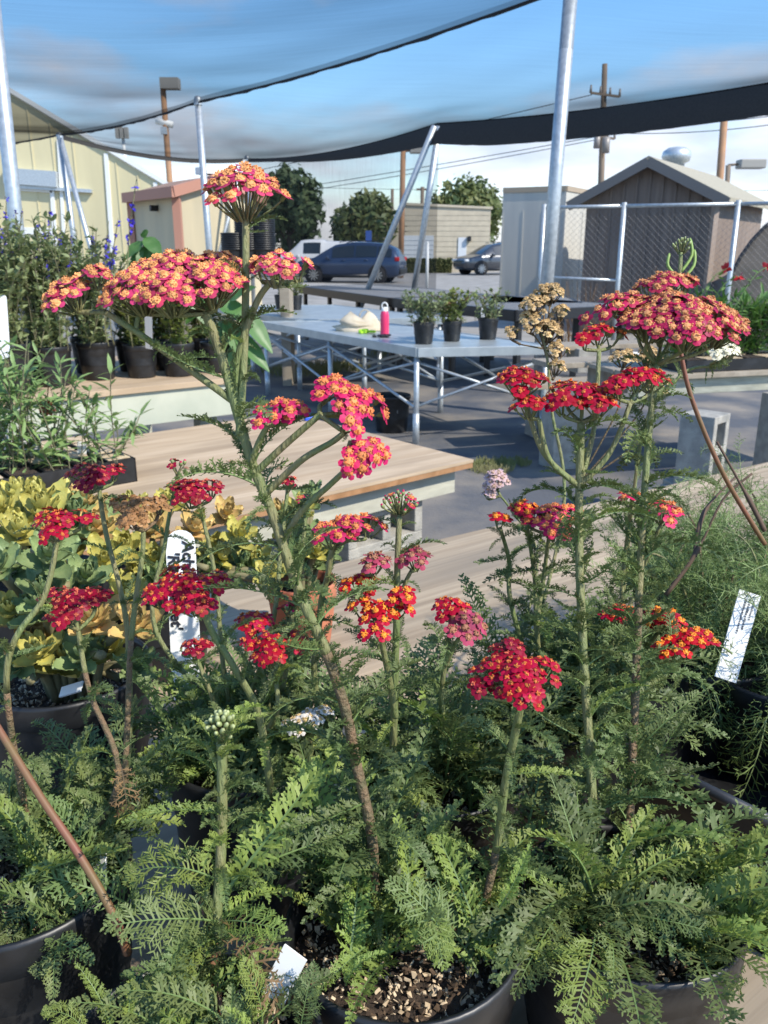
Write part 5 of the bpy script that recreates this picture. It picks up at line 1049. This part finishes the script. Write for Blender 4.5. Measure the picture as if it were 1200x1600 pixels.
ros += [(i, px+R.uniform(-28, 28), py+R.uniform(-22, 22), s_*.85, R.choice('gy' + k)) for (i, px, py, s_, k) in list(ros) if i < 2 or R.random() < .5]
for (i, px, py, s_, k) in ros:
    par = sroot[i]; bz = WL[par.name]; yy = [bz.y-.04, bz.y, bz.y, bz.y][i]; p = W(px, py+34, yy+R.uniform(-.06, .03)+(.05 if py < 800 else 0)); p.z = max(p.z, bz.z+.01)
    MB().tube(smooth_path([V((bz.x+(p.x-bz.x)*.35, bz.y+(p.y-bz.y)*.35, bz.z-.01)), bz.lerp(p, .6)+V((0, 0, .01)), p], 3), .005, 6).build('stem', mat('succ_stem', (.2, .18, .09), .7), par)
    rosette(par, p, V((R.uniform(-.4, .4)+(p.x-bz.x)*3, -.45+R.uniform(-.3, .2), 1)), s_*.62, k, 4)

# ================================================================== labels
def stake(p, top, wd, face, lab, th=.002, name='plant_label', m=M_WHITE, group='white plant labels', rnd=True):
    p, top = V(p), V(top); ax = (top-p); Ln = ax.length; ax = ax.normalized(); face = (V(face)-ax*V(face).dot(ax)).normalized(); s_ = face.cross(ax).normalized()
    if s_.x < 0: s_ = -s_
    poly = [p-s_*wd/2, p+s_*wd/2]
    if rnd: poly += [top-ax*wd*.5+s_*wd*.5+ax*wd*.5*math.sin(a)-s_*wd*.5*(1-math.cos(a)) for a in [PI*i/8 for i in range(9)]]
    else: poly += [top+s_*wd/2, top-s_*wd/2]
    mb = MB(); mb.prism([q-face*th/2 for q in poly], face*th); o = mb.build(name, m, None, p, smooth=False); tag(o, lab, 'plant label', group); return o, p, ax, s_, face, Ln
a_, b_ = C(287, 1010, .83), C(281, 828, .86)
o, p, ax, s_, fc, Ln = stake(a_-V((0, 0, .06)), b_, .03, (-.05, -1, .35), 'white handwritten wooden stake standing behind the crimson heads', .004, group=None)
def text_mesh(txt, par, pos, right, upv, size, m, name='lettering', shear=0):
    cu = bpy.data.curves.new('t', 'FONT'); cu.body = txt; cu.size = size; cu.extrude = .0002; cu.resolution_u = 3; cu.offset = size*.028; cu.shear = shear
    ob = bpy.data.objects.new('t', cu); COL.objects.link(ob); dg = bpy.context.evaluated_depsgraph_get(); me = bpy.data.meshes.new_from_object(ob.evaluated_get(dg)); bpy.data.objects.remove(ob)
    me.materials.clear(); me.materials.append(m); q = bpy.data.objects.new(name, me); COL.objects.link(q); q.parent = par
    right, upv = V(right).normalized(), V(upv).normalized(); n = right.cross(upv); M = Matrix.Identity(4)
    for i in range(3): M[i][0] = right[i]; M[i][1] = upv[i]; M[i][2] = n[i]; M[i][3] = (V(pos)-WL[par.name])[i]
    q.matrix_basis = M; return q
top = b_; f_ = fc if fc.y < 0 else -fc
text_mesh('Achillea', o, top-ax*.012+s_*.003+f_*.0028, -ax, s_, .0165, M_INK, shear=.15); text_mesh("'Red Velvet'", o, top-ax*.022-s_*.0125+f_*.0028, -ax, s_, .0165, M_INK, shear=.15)
o, p, ax, s_, fc, Ln = stake(C(1133, 1062, .93), C(1172, 926, .94), .024, (-.1, -1, .5), 'white printed label in the wispy plants pot at right', group=None, rnd=False)
f_ = fc if fc.y < 0 else -fc; mb = MB()
for k, L_ in ((-.0035, .036), (.001, .03), (.0055, .018)):
    x = .008
    while x < L_+.012:
        w_ = R.uniform(.0008, .0022); mb.obox(p+ax*(Ln-x)+s_*k+f_*.0012, -ax*w_, s_*R.uniform(.0014, .0024), f_*.0002); x += w_+R.uniform(.0005, .001)
mb.build('print', mat('grey_ink', (.08, .08, .09), .6), o, smooth=False)
stake(G(150, 1370, 1.0)+V((0, 0, -.03)), C(156, 1322, .63), .012, (-.5, -1, .4), 'small white label in the left pot beside the reddish stem', rnd=False)
stake(C(425, 1560, .52), C(462, 1488, .52), .017, (-.3, -1, .6), 'tilted blank white label between the two front pots', rnd=False)
stake(C(530, 1400, .62), C(516, 1290, .64), .007, (-.3, -1, .4), 'narrow scribbled white label among stems in the perlite pot', rnd=False)
stake(C(95, 1082, .88), C(128, 1072, .87), .012, (0, -.6, 1), 'white label lying on the soil of the wide succulent pot', rnd=False)
stake(G(8, 560, ZR+.2), W(2, 462, 3.95), .05, (0, -1, .1), 'tall white stake in the end pot before the warehouse', rnd=True)
stake(G(233, 545, ZR+.17), W(231, 470, 4.15), .036, (.1, -1, .1), 'white stake in the row of pots under the coral head', rnd=False)

# ================================================================== background plants
M_BL1 = mat('bush_leaf', (.2, .26, .11), .6, (.27, .31, .14), 6, trans=.25); M_BL2 = mat('bush_leaf_yellow', (.2, .23, .05), .6, (.12, .18, .05), 6, trans=.25); M_BLUE = mat('blue_petal', (.06, .04, .5), .5); M_BST = mat('bush_stem', (.14, .13, .07), .7)
M_BIG = mat('broad_leaf_green', (.07, .17, .04), .45, (.1, .21, .06), 5, trans=.3); M_GRN = mat('seedling_green', (.07, .17, .035), .6, (.12, .22, .04), 7, trans=.25); M_REDF = mat('red_petal', (.5, .02, .03), .5); M_SLIM = mat('slim_leaf', (.19, .3, .1), .55, (.25, .36, .13), 5, trans=.3)
def bush(name, c, lab, h, spread, nst, leaf, lm, per=14, group=None, flowers=None, cat='plant', lean=(0, 0), lpos=(.04, 1.0), up=.3, fsz=.012):
    c = V(c); o = thing(name, c, lab, cat, group); ms, ml, mf = MB(), MB(), MB(); nf = 0
    for i in range(nst):
        a = R.uniform(0, 2*PI); r = spread*math.sqrt(R.random()); hh = h*R.uniform(.6, 1.05)
        b0 = c+V((R.gauss(0, spread*.2), R.gauss(0, spread*.2), 0)); e = c+V((r*math.cos(a)+lean[0], r*math.sin(a)+lean[1], hh)); md = b0.lerp(e, .5)+V((R.gauss(0, spread*.12), R.gauss(0, spread*.12), h*.08))
        P = smooth_path([b0, md, e], 4); ms.tube(P, [.0022]*(len(P)-1)+[.001], 4, cap=False)
        for k in range(per):
            t = R.uniform(*lpos); q = P[0] if t <= 0 else P[min(int(t*(len(P)-1)), len(P)-2)].lerp(P[min(int(t*(len(P)-1))+1, len(P)-1)], t*(len(P)-1) % 1)
            d = V((R.uniform(-1, 1), R.uniform(-1, 1), R.uniform(-.3, .8)+up)); s_ = R.uniform(.7, 1.2)
            ml.leaf(q, d, V((R.uniform(-.5, .5), R.uniform(-.5, .5), 1)), leaf[0]*s_, leaf[1]*s_)
        if flowers and R.random() < flowers[1]:
            for k in range(flowers[2]):
                q = P[-1].lerp(P[-3], R.random()) if flowers[2] > 1 else P[-1]; fd = rv().normalized(); 
                for z in range(4): mf.leaf(q, fd+rv()*.9, rv(), fsz, fsz*.6)
    ms.build('stems', M_BST, o, kind='stuff'); ml.build('foliage', lm, o, kind='stuff', smooth=False)
    if flowers and mf.v: mf.build('flowers', flowers[0], o, kind='stuff', smooth=False)
    return o
# row of pots on the raised bench
row = [(24, 620, .115), (88, 613, .1), (158, 603, .1), (226, 600, .088), (285, 598, .09), (343, 592, .085)]
desc = ['leggy blue salvia in the end pot', 'bushy blue salvia above the left black pots', 'grey green salvia with thin flower spikes', 'yellowing leafy shrub in the pot with white stake', 'small leafy shrub behind the coral head', 'broad leaved shrub drooping by the bench end']
for i, (px, py, r) in enumerate(row):
    q = G(px, py-10, ZR); q = V((q.x, q.y, ZR))+nR*.03
    dd = f0+nR*.15; sgn = (q-dd).dot(nR)
    if sgn < r+.0: q = q+nR*(r-sgn)*.6
    hh = r*1.95
    pot((q.x, q.y, ZR+.001), r, hh, 'black pot of the '+desc[i], group='black pots in the bench row')
    c = V((q.x, q.y, ZR+hh-.02))
    if i < 3: bush('salvia_plant', c, desc[i], .62 if i < 2 else .55, .2, 44, (.042, .021), M_BL1, 40, 'salvias in the bench row', (M_BLUE, .2, 3), fsz=.011)
    elif i < 5: bush('leafy_shrub', c, desc[i], .34, .13, 30, (.045, .024), M_BL2, 22, 'shrubs in the bench row')
    q2 = q+nR*.27+dR*.05; pot((q2.x, q2.y, ZR+.001), r*.95, hh, 'back row pot behind the '+desc[i], group='black pots in the bench back row')
    bush('leafy_shrub', V((q2.x, q2.y, ZR+hh-.02)), 'back row shrub behind the '+desc[i], .5 if i < 3 else .36, .17, 38, (.042, .02), M_BL1 if i < 4 else M_BL2, 26, 'back row shrubs', (M_BLUE, .15, 3) if i < 4 else None, fsz=.011)
# broad-leaved plant
q = WL[[o.name for o in bpy.data.objects if o.get('label', '').startswith('black pot of the broad')][0]]
o = thing('broad_leaf_plant', q+V((0, 0, .14)), desc[5]+' with big drooping green leaves', 'plant')
def big_leaf(par, a, b, wd, drp=.3):
    a, b = V(a), V(b); d = b-a; ln = d.length; dn = d.normalized(); up = V((0, -.5, .8)); up = (up-dn*up.dot(dn)).normalized(); s_ = dn.cross(up); vs = []; n = 8
    for i in range(n+1):
        t = i/n; w_ = wd*math.sin(PI*(t*.96+.02)**.8)**.9; c = a+d*t-V((0, 0, drp*ln*t*t*.5))
        for k in (-1, -.5, 0, .5, 1): vs.append(c+s_*k*w_/2+up*(.12*abs(k)*w_+.04*w_*math.sin(t*14+k)))
    MB().add(vs, [(i*5+j, i*5+j+1, i*5+6+j, i*5+5+j) for i in range(n) for j in range(4)]).build('leaf', M_BIG, par)
yb = q.y
tr_ = [q+V((0, 0, .14)), W(345, 500, yb), W(300, 450, yb), W(232, 410, yb), W(226, 375, yb)]; MB().tube(smooth_path(tr_, 5), .006, 6).build('stem', M_BST, o)
for (x0, y0, x1, y1, wd) in ((228, 385, 200, 440, .1), (226, 385, 240, 430, .13), (226, 372, 252, 395, .09), (224, 378, 196, 400, .08), (227, 372, 226, 355, .05), (350, 500, 390, 560, .12), (350, 500, 335, 560, .1), (370, 480, 425, 540, .12), (340, 470, 395, 500, .13), (345, 500, 365, 590, .11), (300, 455, 320, 500, .1), (320, 470, 290, 500, .1), (125, 385, 120, 372, .05), (360, 470, 400, 440, .1), (365, 520, 420, 570, .11)): big_leaf(o, W(x0, y0, yb), W(x1, y1, yb-.05), wd)
MB().tube(smooth_path([tr_[1], W(360, 500, yb), W(372, 480, yb)], 4), .004, 5).build('stem', M_BST, o)
# thin salvia wands
for i, (px, top, bot) in enumerate(((213, 280, 420), (170, 345, 450), (145, 350, 460), (78, 325, 440), (35, 325, 440), (10, 310, 430), (185, 340, 450), (60, 345, 450), (25, 330, 450), (112, 370, 460), (95, 355, 460))):
    y_ = 4.25+.05*(i % 4); a, b = W(px-14+R.uniform(-8, 8), bot+60, y_), W(px, top, y_); b0 = V((a.x, a.y+.03, ZR+.18)); o = thing('salvia_wand', b0, ['tall', 'slim', 'bent', 'short'][i % 4]+' blue salvia flower spike number '.replace(' number', '')+'rising '+['with the highest blue blossoms', 'before the pale seam strip', 'beside the slanting brace', 'in front of the door rail', 'next to the near left post', 'at the edge by the left post', 'just below the highest blossoms', 'inside the white door outline', 'low beside the door frame', 'under the slanting brace', 'near the corner post foot'][i], 'flower spike', 'salvia flower spikes')
    P = smooth_path([b0, a, a.lerp(b, .5)+V((R.uniform(-.02, .02), 0, 0)), b], 4); MB().tube(P, [.003]*(len(P)-1)+[.0012], 4).build('stem', mat('wand_stem', (.2, .19, .09), .7), o); mb, mc = MB(), MB()
    for k in range(26 if i else 14):
        q_ = P[-1].lerp(P[-5], R.random()**.8); mc.leaf(q_, rv()+V((0, 0, .3)), rv(), .014, .008)
        if R.random() < .55: 
            for z in range(3): mb.leaf(q_+rv()*.006, rv(), rv(), .018 if i else .024, .011 if i else .015)
    if mb.v: mb.build('blossoms', M_BLUE, o, kind='stuff', smooth=False)
    mc.build('calyces', mat('calyx_purple', (.1, .09, .09), .7), o, kind='stuff', smooth=False)
# seedling tray + slim leaved plants on the mid table
tq = G(205, 757, ZM+.0); td = dM; tn = nM
def tray(c, d, n, L_, Wd, h, lab, cells=(5, 3)):
    c = V(c); o = thing('seedling_tray', c, lab, 'tray', 'black seedling trays'); M_T = M_POT
    for (p, a, b) in ((c, d*L_, n*.006), (c+n*(Wd-.006), d*L_, n*.006), (c, d*.006, n*Wd), (c+d*(L_-.006), d*.006, n*Wd)): MB().obox(p, a, b, (0, 0, h)).build('side', M_T, o, smooth=False)
    MB().obox(c, d*L_, n*Wd, (0, 0, .004)).build('floor', M_T, o, smooth=False)
    for i in range(cells[0]):
        for j in range(cells[1]):
            cw, ch = L_/cells[0], Wd/cells[1]; p = c+d*(i*cw+.008)+n*(j*ch+.008); mb = MB(); mb.obox(p+V((0, 0, .005)), d*(cw-.016), n*(ch-.016), (0, 0, h-.004)); ce = mb.build('cell', M_T, o, smooth=False); MB().obox(p+d*.006+n*.006+V((0, 0, h)), d*(cw-.028), n*(ch-.028), (0, 0, .004)).build('soil', M_PERL if R.random() < .7 else M_SOIL, ce, smooth=False)
    return o
tp = G(215, 752, ZM+.0); tray(tp, dM, nM, .9, .5, .09, 'black seedling tray with gritty cells on the low plywood table', (8, 4))
slots = [(25, 735, .42, 26), (85, 730, .36, 20), (150, 725, .34, 14), (-15, 720, .44, 26), (185, 715, .18, 6), (55, 715, .42, 18)]
for i, (px, py, h, n_) in enumerate(slots):
    c = G(px, py, ZM+.09); o = bush('slim_leaved_seedling', c, ['tall feathery seedling at the tray end with narrow leaflets', 'narrow leaved seedling with a dark red bloom', 'narrow leaved seedling with arching tips', 'dense narrow leaved seedling at the edge of the tray', 'tiny seedling near the tray corner label', 'upright narrow leaved seedling between the white tray labels'][i], h, .15, n_//2, (.07, .016), M_SLIM, 20, 'slim leaved seedlings', None, up=-.1)
q = W(73, 635, tp.y+.1); o = thing('red_bloom', q, 'single dark red bloom among the narrow leaved seedlings', 'flower'); mb = MB()
for k in range(7): a = k*.9; mb.leaf(q, (math.cos(a), -.3, math.sin(a)-.4), (0, -1, .2), .04, .03)
mb.build('petals', mat('maroon_petal', (.16, .012, .012), .6, (.3, .03, .02), 40), o); MB().tube([q, q+V((.02, 0, .1)), q+V((.03, 0, .02)), G(85, 730, ZM+.09)], .0025, 5).build('stem', M_BST, o)
for i, (px, py, tx, ty) in enumerate(((128, 735, 128, 690), (62, 725, 55, 678), (35, 715, 36, 670), (10, 740, 4, 660))):
    b0 = W(px, py, tp.y+.05+.02*i); stake(b0, W(tx, ty, tp.y+.06+.02*i), .034, (0, -1, .2), ['white label standing in the gritty tray corner', 'white label half hidden by seedlings in the tray', 'second white label deep among the tray seedlings', 'white label at the far end of the seedling tray'][i], rnd=False)
# pots on aluminium bench
for i, (px, py, r, h, lab, lm) in enumerate(((662, 537, .083, .17, 'bushy pale green herb in the pot at the aluminium bench corner', M_BL1), (706, 533, .078, .16, 'trailing reddish green geranium in the middle small pot', M_BL2), (762, 530, .082, .17, 'sparse geranium with white tag in the end small pot', M_BL1), (462, 484, .085, .17, 'yellow green shrub in the pot near the black pot stacks', M_BL2), (440, 483, .083, .17, 'smaller yellow green shrub beside the pot stacks', M_BL2))):
    q = G(px, py, ZA); pot((q.x, q.y, ZA+.001), r, h, 'black pot of the '+lab, group='black pots on the aluminium bench'); bush('potted_shrub', V((q.x, q.y, ZA+h-.02)), lab, .24 if i != 3 else .3, .2 if i < 3 else .14, 44 if i < 2 else 26, (.04, .018) if i != 1 else (.035, .028), lm, 14, 'shrubs on the aluminium bench', (mat('rust_leaf', (.2, .08, .04), .7), .5, 3) if i in (1, 2) else None)
q = G(757, 512, ZA+.0); stake(G(756, 520, ZA)+V((0, .1, .1)), W(754, 480, G(756, 520, ZA).y+.1), .03, (0, -1, .1), 'white tag in the end small pot on the aluminium bench', rnd=True)
# large pot on the ground
q = G(612, 676, 0.02); pot((q.x, q.y+.1, .014), .155, .3, 'large empty black pot on the ground by the aluminium bench leg', soil=False, group=None); MB().box((q.x+.03, q.y-.03, .2), (.035, .004, .03)).build('label_sticker', M_WHITE, [o for o in bpy.data.objects if o.get('label', '').startswith('large empty black pot')][0])
# stacks of nested pots by the hut
for (px, zb, n_, nm) in ((366, 1.3, 8, 'shorter'), (388, 1.3, 17, 'taller'), (411, 1.3, 14, 'right')):
    q = W(px, 392, 9.3); o = thing('pot_stack', (q.x, 9.3, zb), nm+' stack of nested black pots beside the beige hut', 'pot stack', 'stacks of nested black pots'); 
    for k in range(n_):
        z = zb+k*.022; MB().lathe([(.105, z), (.128, z+.13), (.138, z+.132), (.138, z+.15), (.125, z+.15)] if k == n_-1 else [(.124, z+.115), (.128, z+.13), (.138, z+.132), (.138, z+.148), (.12, z+.15)], 20, (q.x, 9.3, 0)).build('pot', M_POT, o)
    MB().lathe([(.1, zb), (.128, zb+.14)], 20, (q.x, 9.3, 0)).build('pot', M_POT, o)
q = W(350, 392, 9.3); o = thing('pot_shelf', (q.x, 9.3, 0), 'wooden shelf carrying the nested pot stacks', 'shelf'); MB().box((q.x+.15, 9.3, 1.272), (1.2, .5, .05)).build('board', M_PLANK, o, smooth=False)
for sx in (-.4, .65): MB().box((q.x+sx, 9.3, .624), (.1, .4, 1.247)).build('leg', M_PLANK, o, smooth=False)
# green flats on right plank bench
for (dx, dy, L_, lab) in ((.32, .04, .7, 'black flat of lush green seedlings on the right plank bench'), (1.05, .06, .7, 'black flat of seedlings at the end of the right plank bench')):
    c = pl0+dP*dx+nP*dy; c = V((c.x, c.y, ZP+.001)); tray(c, dP, nP, L_, .45, .07, lab, (5, 3)); 
    for k in range(5):
        cc = c+dP*(.08+L_*.2*k)+nP*.2+V((0, 0, .07)); bush('seedling_clump', cc, 'lush green seedling clump, '+['first', 'second', 'third', 'fourth', 'last'][k]+' along the '+('inner' if dx < .5 else 'outer')+' flat from the concrete block', .34, .16, 20, (.1, .02), M_GRN, 14, 'seedling clumps on the right bench', (M_REDF, .08, 2), fsz=.025)
for (px, py) in ((1135, 420), (1198, 418), (1155, 432)):
    y_ = pl0.y+.3; a, b = W(px-60, 500, y_), W(px, py, y_); o = thing('red_flower_spray', V((a.x, a.y, a.z-.2)), 'thin arching spray with a red blossom '+('above the flats' if px == 1135 else 'at the outer end of the flats' if px == 1198 else 'lowest above the flats'), 'flower spike', 'red sprays'); MB().tube(smooth_path([V((a.x, a.y, a.z-.2)), a, a.lerp(b, .6)+V((0, 0, .06)), b], 4), .003, 5).build('stem', M_SLIM, o); mb = MB(); [mb.leaf(b, rv(), rv(), .04, .03) for k in range(9)]; mb.build('blossom', M_REDF, o); mb = MB(); [mb.leaf(a.lerp(b, R.random()*.8)+V((0, 0, .03)), rv()+V((0, 0, .5)), rv(), .05, .015) for k in range(14)]; mb.build('foliage', M_GRN, o, kind='stuff')
# long black trough at right with wispy plants
ta, tb_ = G(925, 1142, .97), G(1240, 1300, .97); dT = (tb_-ta).normalized(); nT = V((-dT.y, dT.x, 0)); nT = nT if nT.y > 0 else -nT
o = thing('plastic_trough', V((ta.x, ta.y, ZB)), 'long black plastic tray holding the wispy plants at the bench edge', 'tray'); Lt = (tb_-ta).length
dT0 = V((ta.x, ta.y, ZB+.001))
for (p, a, b) in ((dT0, dT*Lt, nT*.005), (dT0+nT*.42, dT*Lt, nT*.005), (dT0, dT*.005, nT*.42), (dT0+dT*Lt, dT*.005, nT*.42)):
    MB().obox(p, a, b, (0, 0, .138)).build('side', M_POT, o, smooth=False)
MB().obox(dT0, dT*Lt, nT*.42, (0, 0, .004)).build('floor', M_POT, o, smooth=False); MB().tube([dT0+V((0, 0, .138)), dT0+dT*Lt+V((0, 0, .138))], .006, 8).build('rim', M_POT, o)
WG = 'wispy feathery plants'
for i, (px, py, n_, lab) in enumerate(((1110, 1010, 70, 'wispy thread leaved plant trailing over the black tray beside the white printed label'), (1215, 1040, 60, 'wispy thread leaved plant at the outer end of the black tray'), (1080, 905, 110, 'tangled wispy plant in front of the standing concrete block'), (1200, 900, 100, 'tangled wispy plant with brown twigs behind the white printed label'))):
    q = G(px, py, .97); pot((q.x, q.y, ZB+.006), .08, .13, ['black pot in the tray beside the white printed label', 'black pot at the outer end of the black tray', 'black pot before the standing concrete block', 'black pot behind the white printed label'][i], group='black pots of wispy plants'); c = V((q.x, q.y, .94)); o = plant('wispy_plant', c, lab, 'plant', WG)
    for k in range(9):
        a = R.uniform(0, 6.28); e = c+V((math.cos(a)*.12, math.sin(a)*.1-.02, R.uniform(.0, .2))); P = stem(o, [c, c.lerp(e, .5)+V((0, 0, .06)), e], .0018, .001, 0, .02, 'wisp', (.06, .11), mats=[M_STG, M_STB] if k % 3 else [M_STB, M_STB])
    for k in range(n_//2): a = R.uniform(0, 6.28); el = R.uniform(-.2, 1.2); put_leaf(o, c+V((R.gauss(0, .05), R.gauss(0, .04), R.uniform(0, .12))), V((math.cos(a), math.sin(a)-.2, math.sin(el))), R.uniform(.07, .15), 'wisp', up=(0, -.2, 1))
    for k in range(7 if i < 2 else 0): put_leaf(o, c+V((R.uniform(-.08, .06), -.05, .03)), V((R.uniform(-.5, .2), -.35, -.8)), R.uniform(.1, .17), 'wisp', up=(-.3, -1, .3))
for (x0, y0, x1, y1) in ((1185, 770, 1125, 905), (1150, 640, 1100, 900), (1100, 600, 1085, 880)):
    pass
# dead twigs
q = G(1080, 905, .97); o = thing('dead_twigs', V((q.x, q.y, .95)), 'dark brown dead twigs rising through the tangled wispy plants', 'plant')
for pts in (((1040, 930, 1.0), (1090, 860, 1.0), (1130, 780, 1.0), (1175, 740, 1.0)), ((1195, 830, .95), (1170, 780, .95), (1120, 690, .95)), ((1085, 870, 1.0), (1100, 800, 1.02), (1150, 745, 1.05))): MB().tube(smooth_path([C(*p) for p in pts], 4), [.003]*5+[.0015]*(len(smooth_path([C(*p) for p in pts], 4))-5), 5).build('twig', mat('twig_brown', (.09, .055, .035), .8), o)
# dry weeds by the fence, grass on the fabric
q = fp(915, 10.7, 0); o = thing('dry_weed', q, 'dry brown weed clump growing at the foot of the chain link fence', 'weed'); mb = MB()
for k in range(60): a = q+V((R.gauss(0, .12), R.gauss(0, .06), 0)); b = a+V((R.gauss(0, .25), R.gauss(0, .1), R.uniform(.5, 1.15))); mb.tube([a, a.lerp(b, .5)+V((0, 0, .1)), b], [.006, .004, .002], 3, cap=False)
mb.build('stalks', mat('dry_stalk', (.28, .17, .09), .9), o, kind='stuff')
mb = MB()
def grass(cx, cy, rx, ry, n, h):
    for k in range(n):
        a = R.uniform(0, 6.28); q = math.sqrt(R.random()); p = V((cx+rx*q*math.cos(a), cy+ry*q*math.sin(a), .012)); mb.leaf(p, V((R.uniform(-.6, .6), R.uniform(-.6, .6), 1)), (0, -1, .2), h*R.uniform(.5, 1.2), .008)
for (px, py, rx, ry, n_) in ((765, 735, .16, .2, 420), (800, 728, .14, .1, 200), (530, 580, .4, .3, 300), (470, 585, .5, .4, 320), (640, 560, .6, .5, 260), (600, 500, 1.5, 1.0, 260)): g_ = G(px, py); grass(g_.x, g_.y, rx, ry, n_, .05 if px > 700 else .14)
o = mb.build('grass', mat('grass_blade', (.15, .17, .05), .7, (.25, .22, .1), 3, trans=.2), smooth=False); tag(o, 'thin yellow green grass tufts growing through the ground cloth', 'grass', kind='stuff')
# small debris on the mid table
for i in range(6):
    q = A_+dM*R.uniform(.2, 1.6)+nM*R.uniform(.15, dep-.15); s_ = R.uniform(.012, .03); mb = MB(); mb.leaf(q+V((0, 0, .004)), (R.uniform(-1, 1), R.uniform(-1, 1), 0), (0, 0, 1), s_*2, s_); o = mb.build('fallen_leaf', mat('fallen_leaf', (.3, .14, .08), .8), None, q, smooth=False); tag(o, 'small reddish dry leaf fallen on the low plywood table', 'fallen leaf', 'fallen leaves on the table')
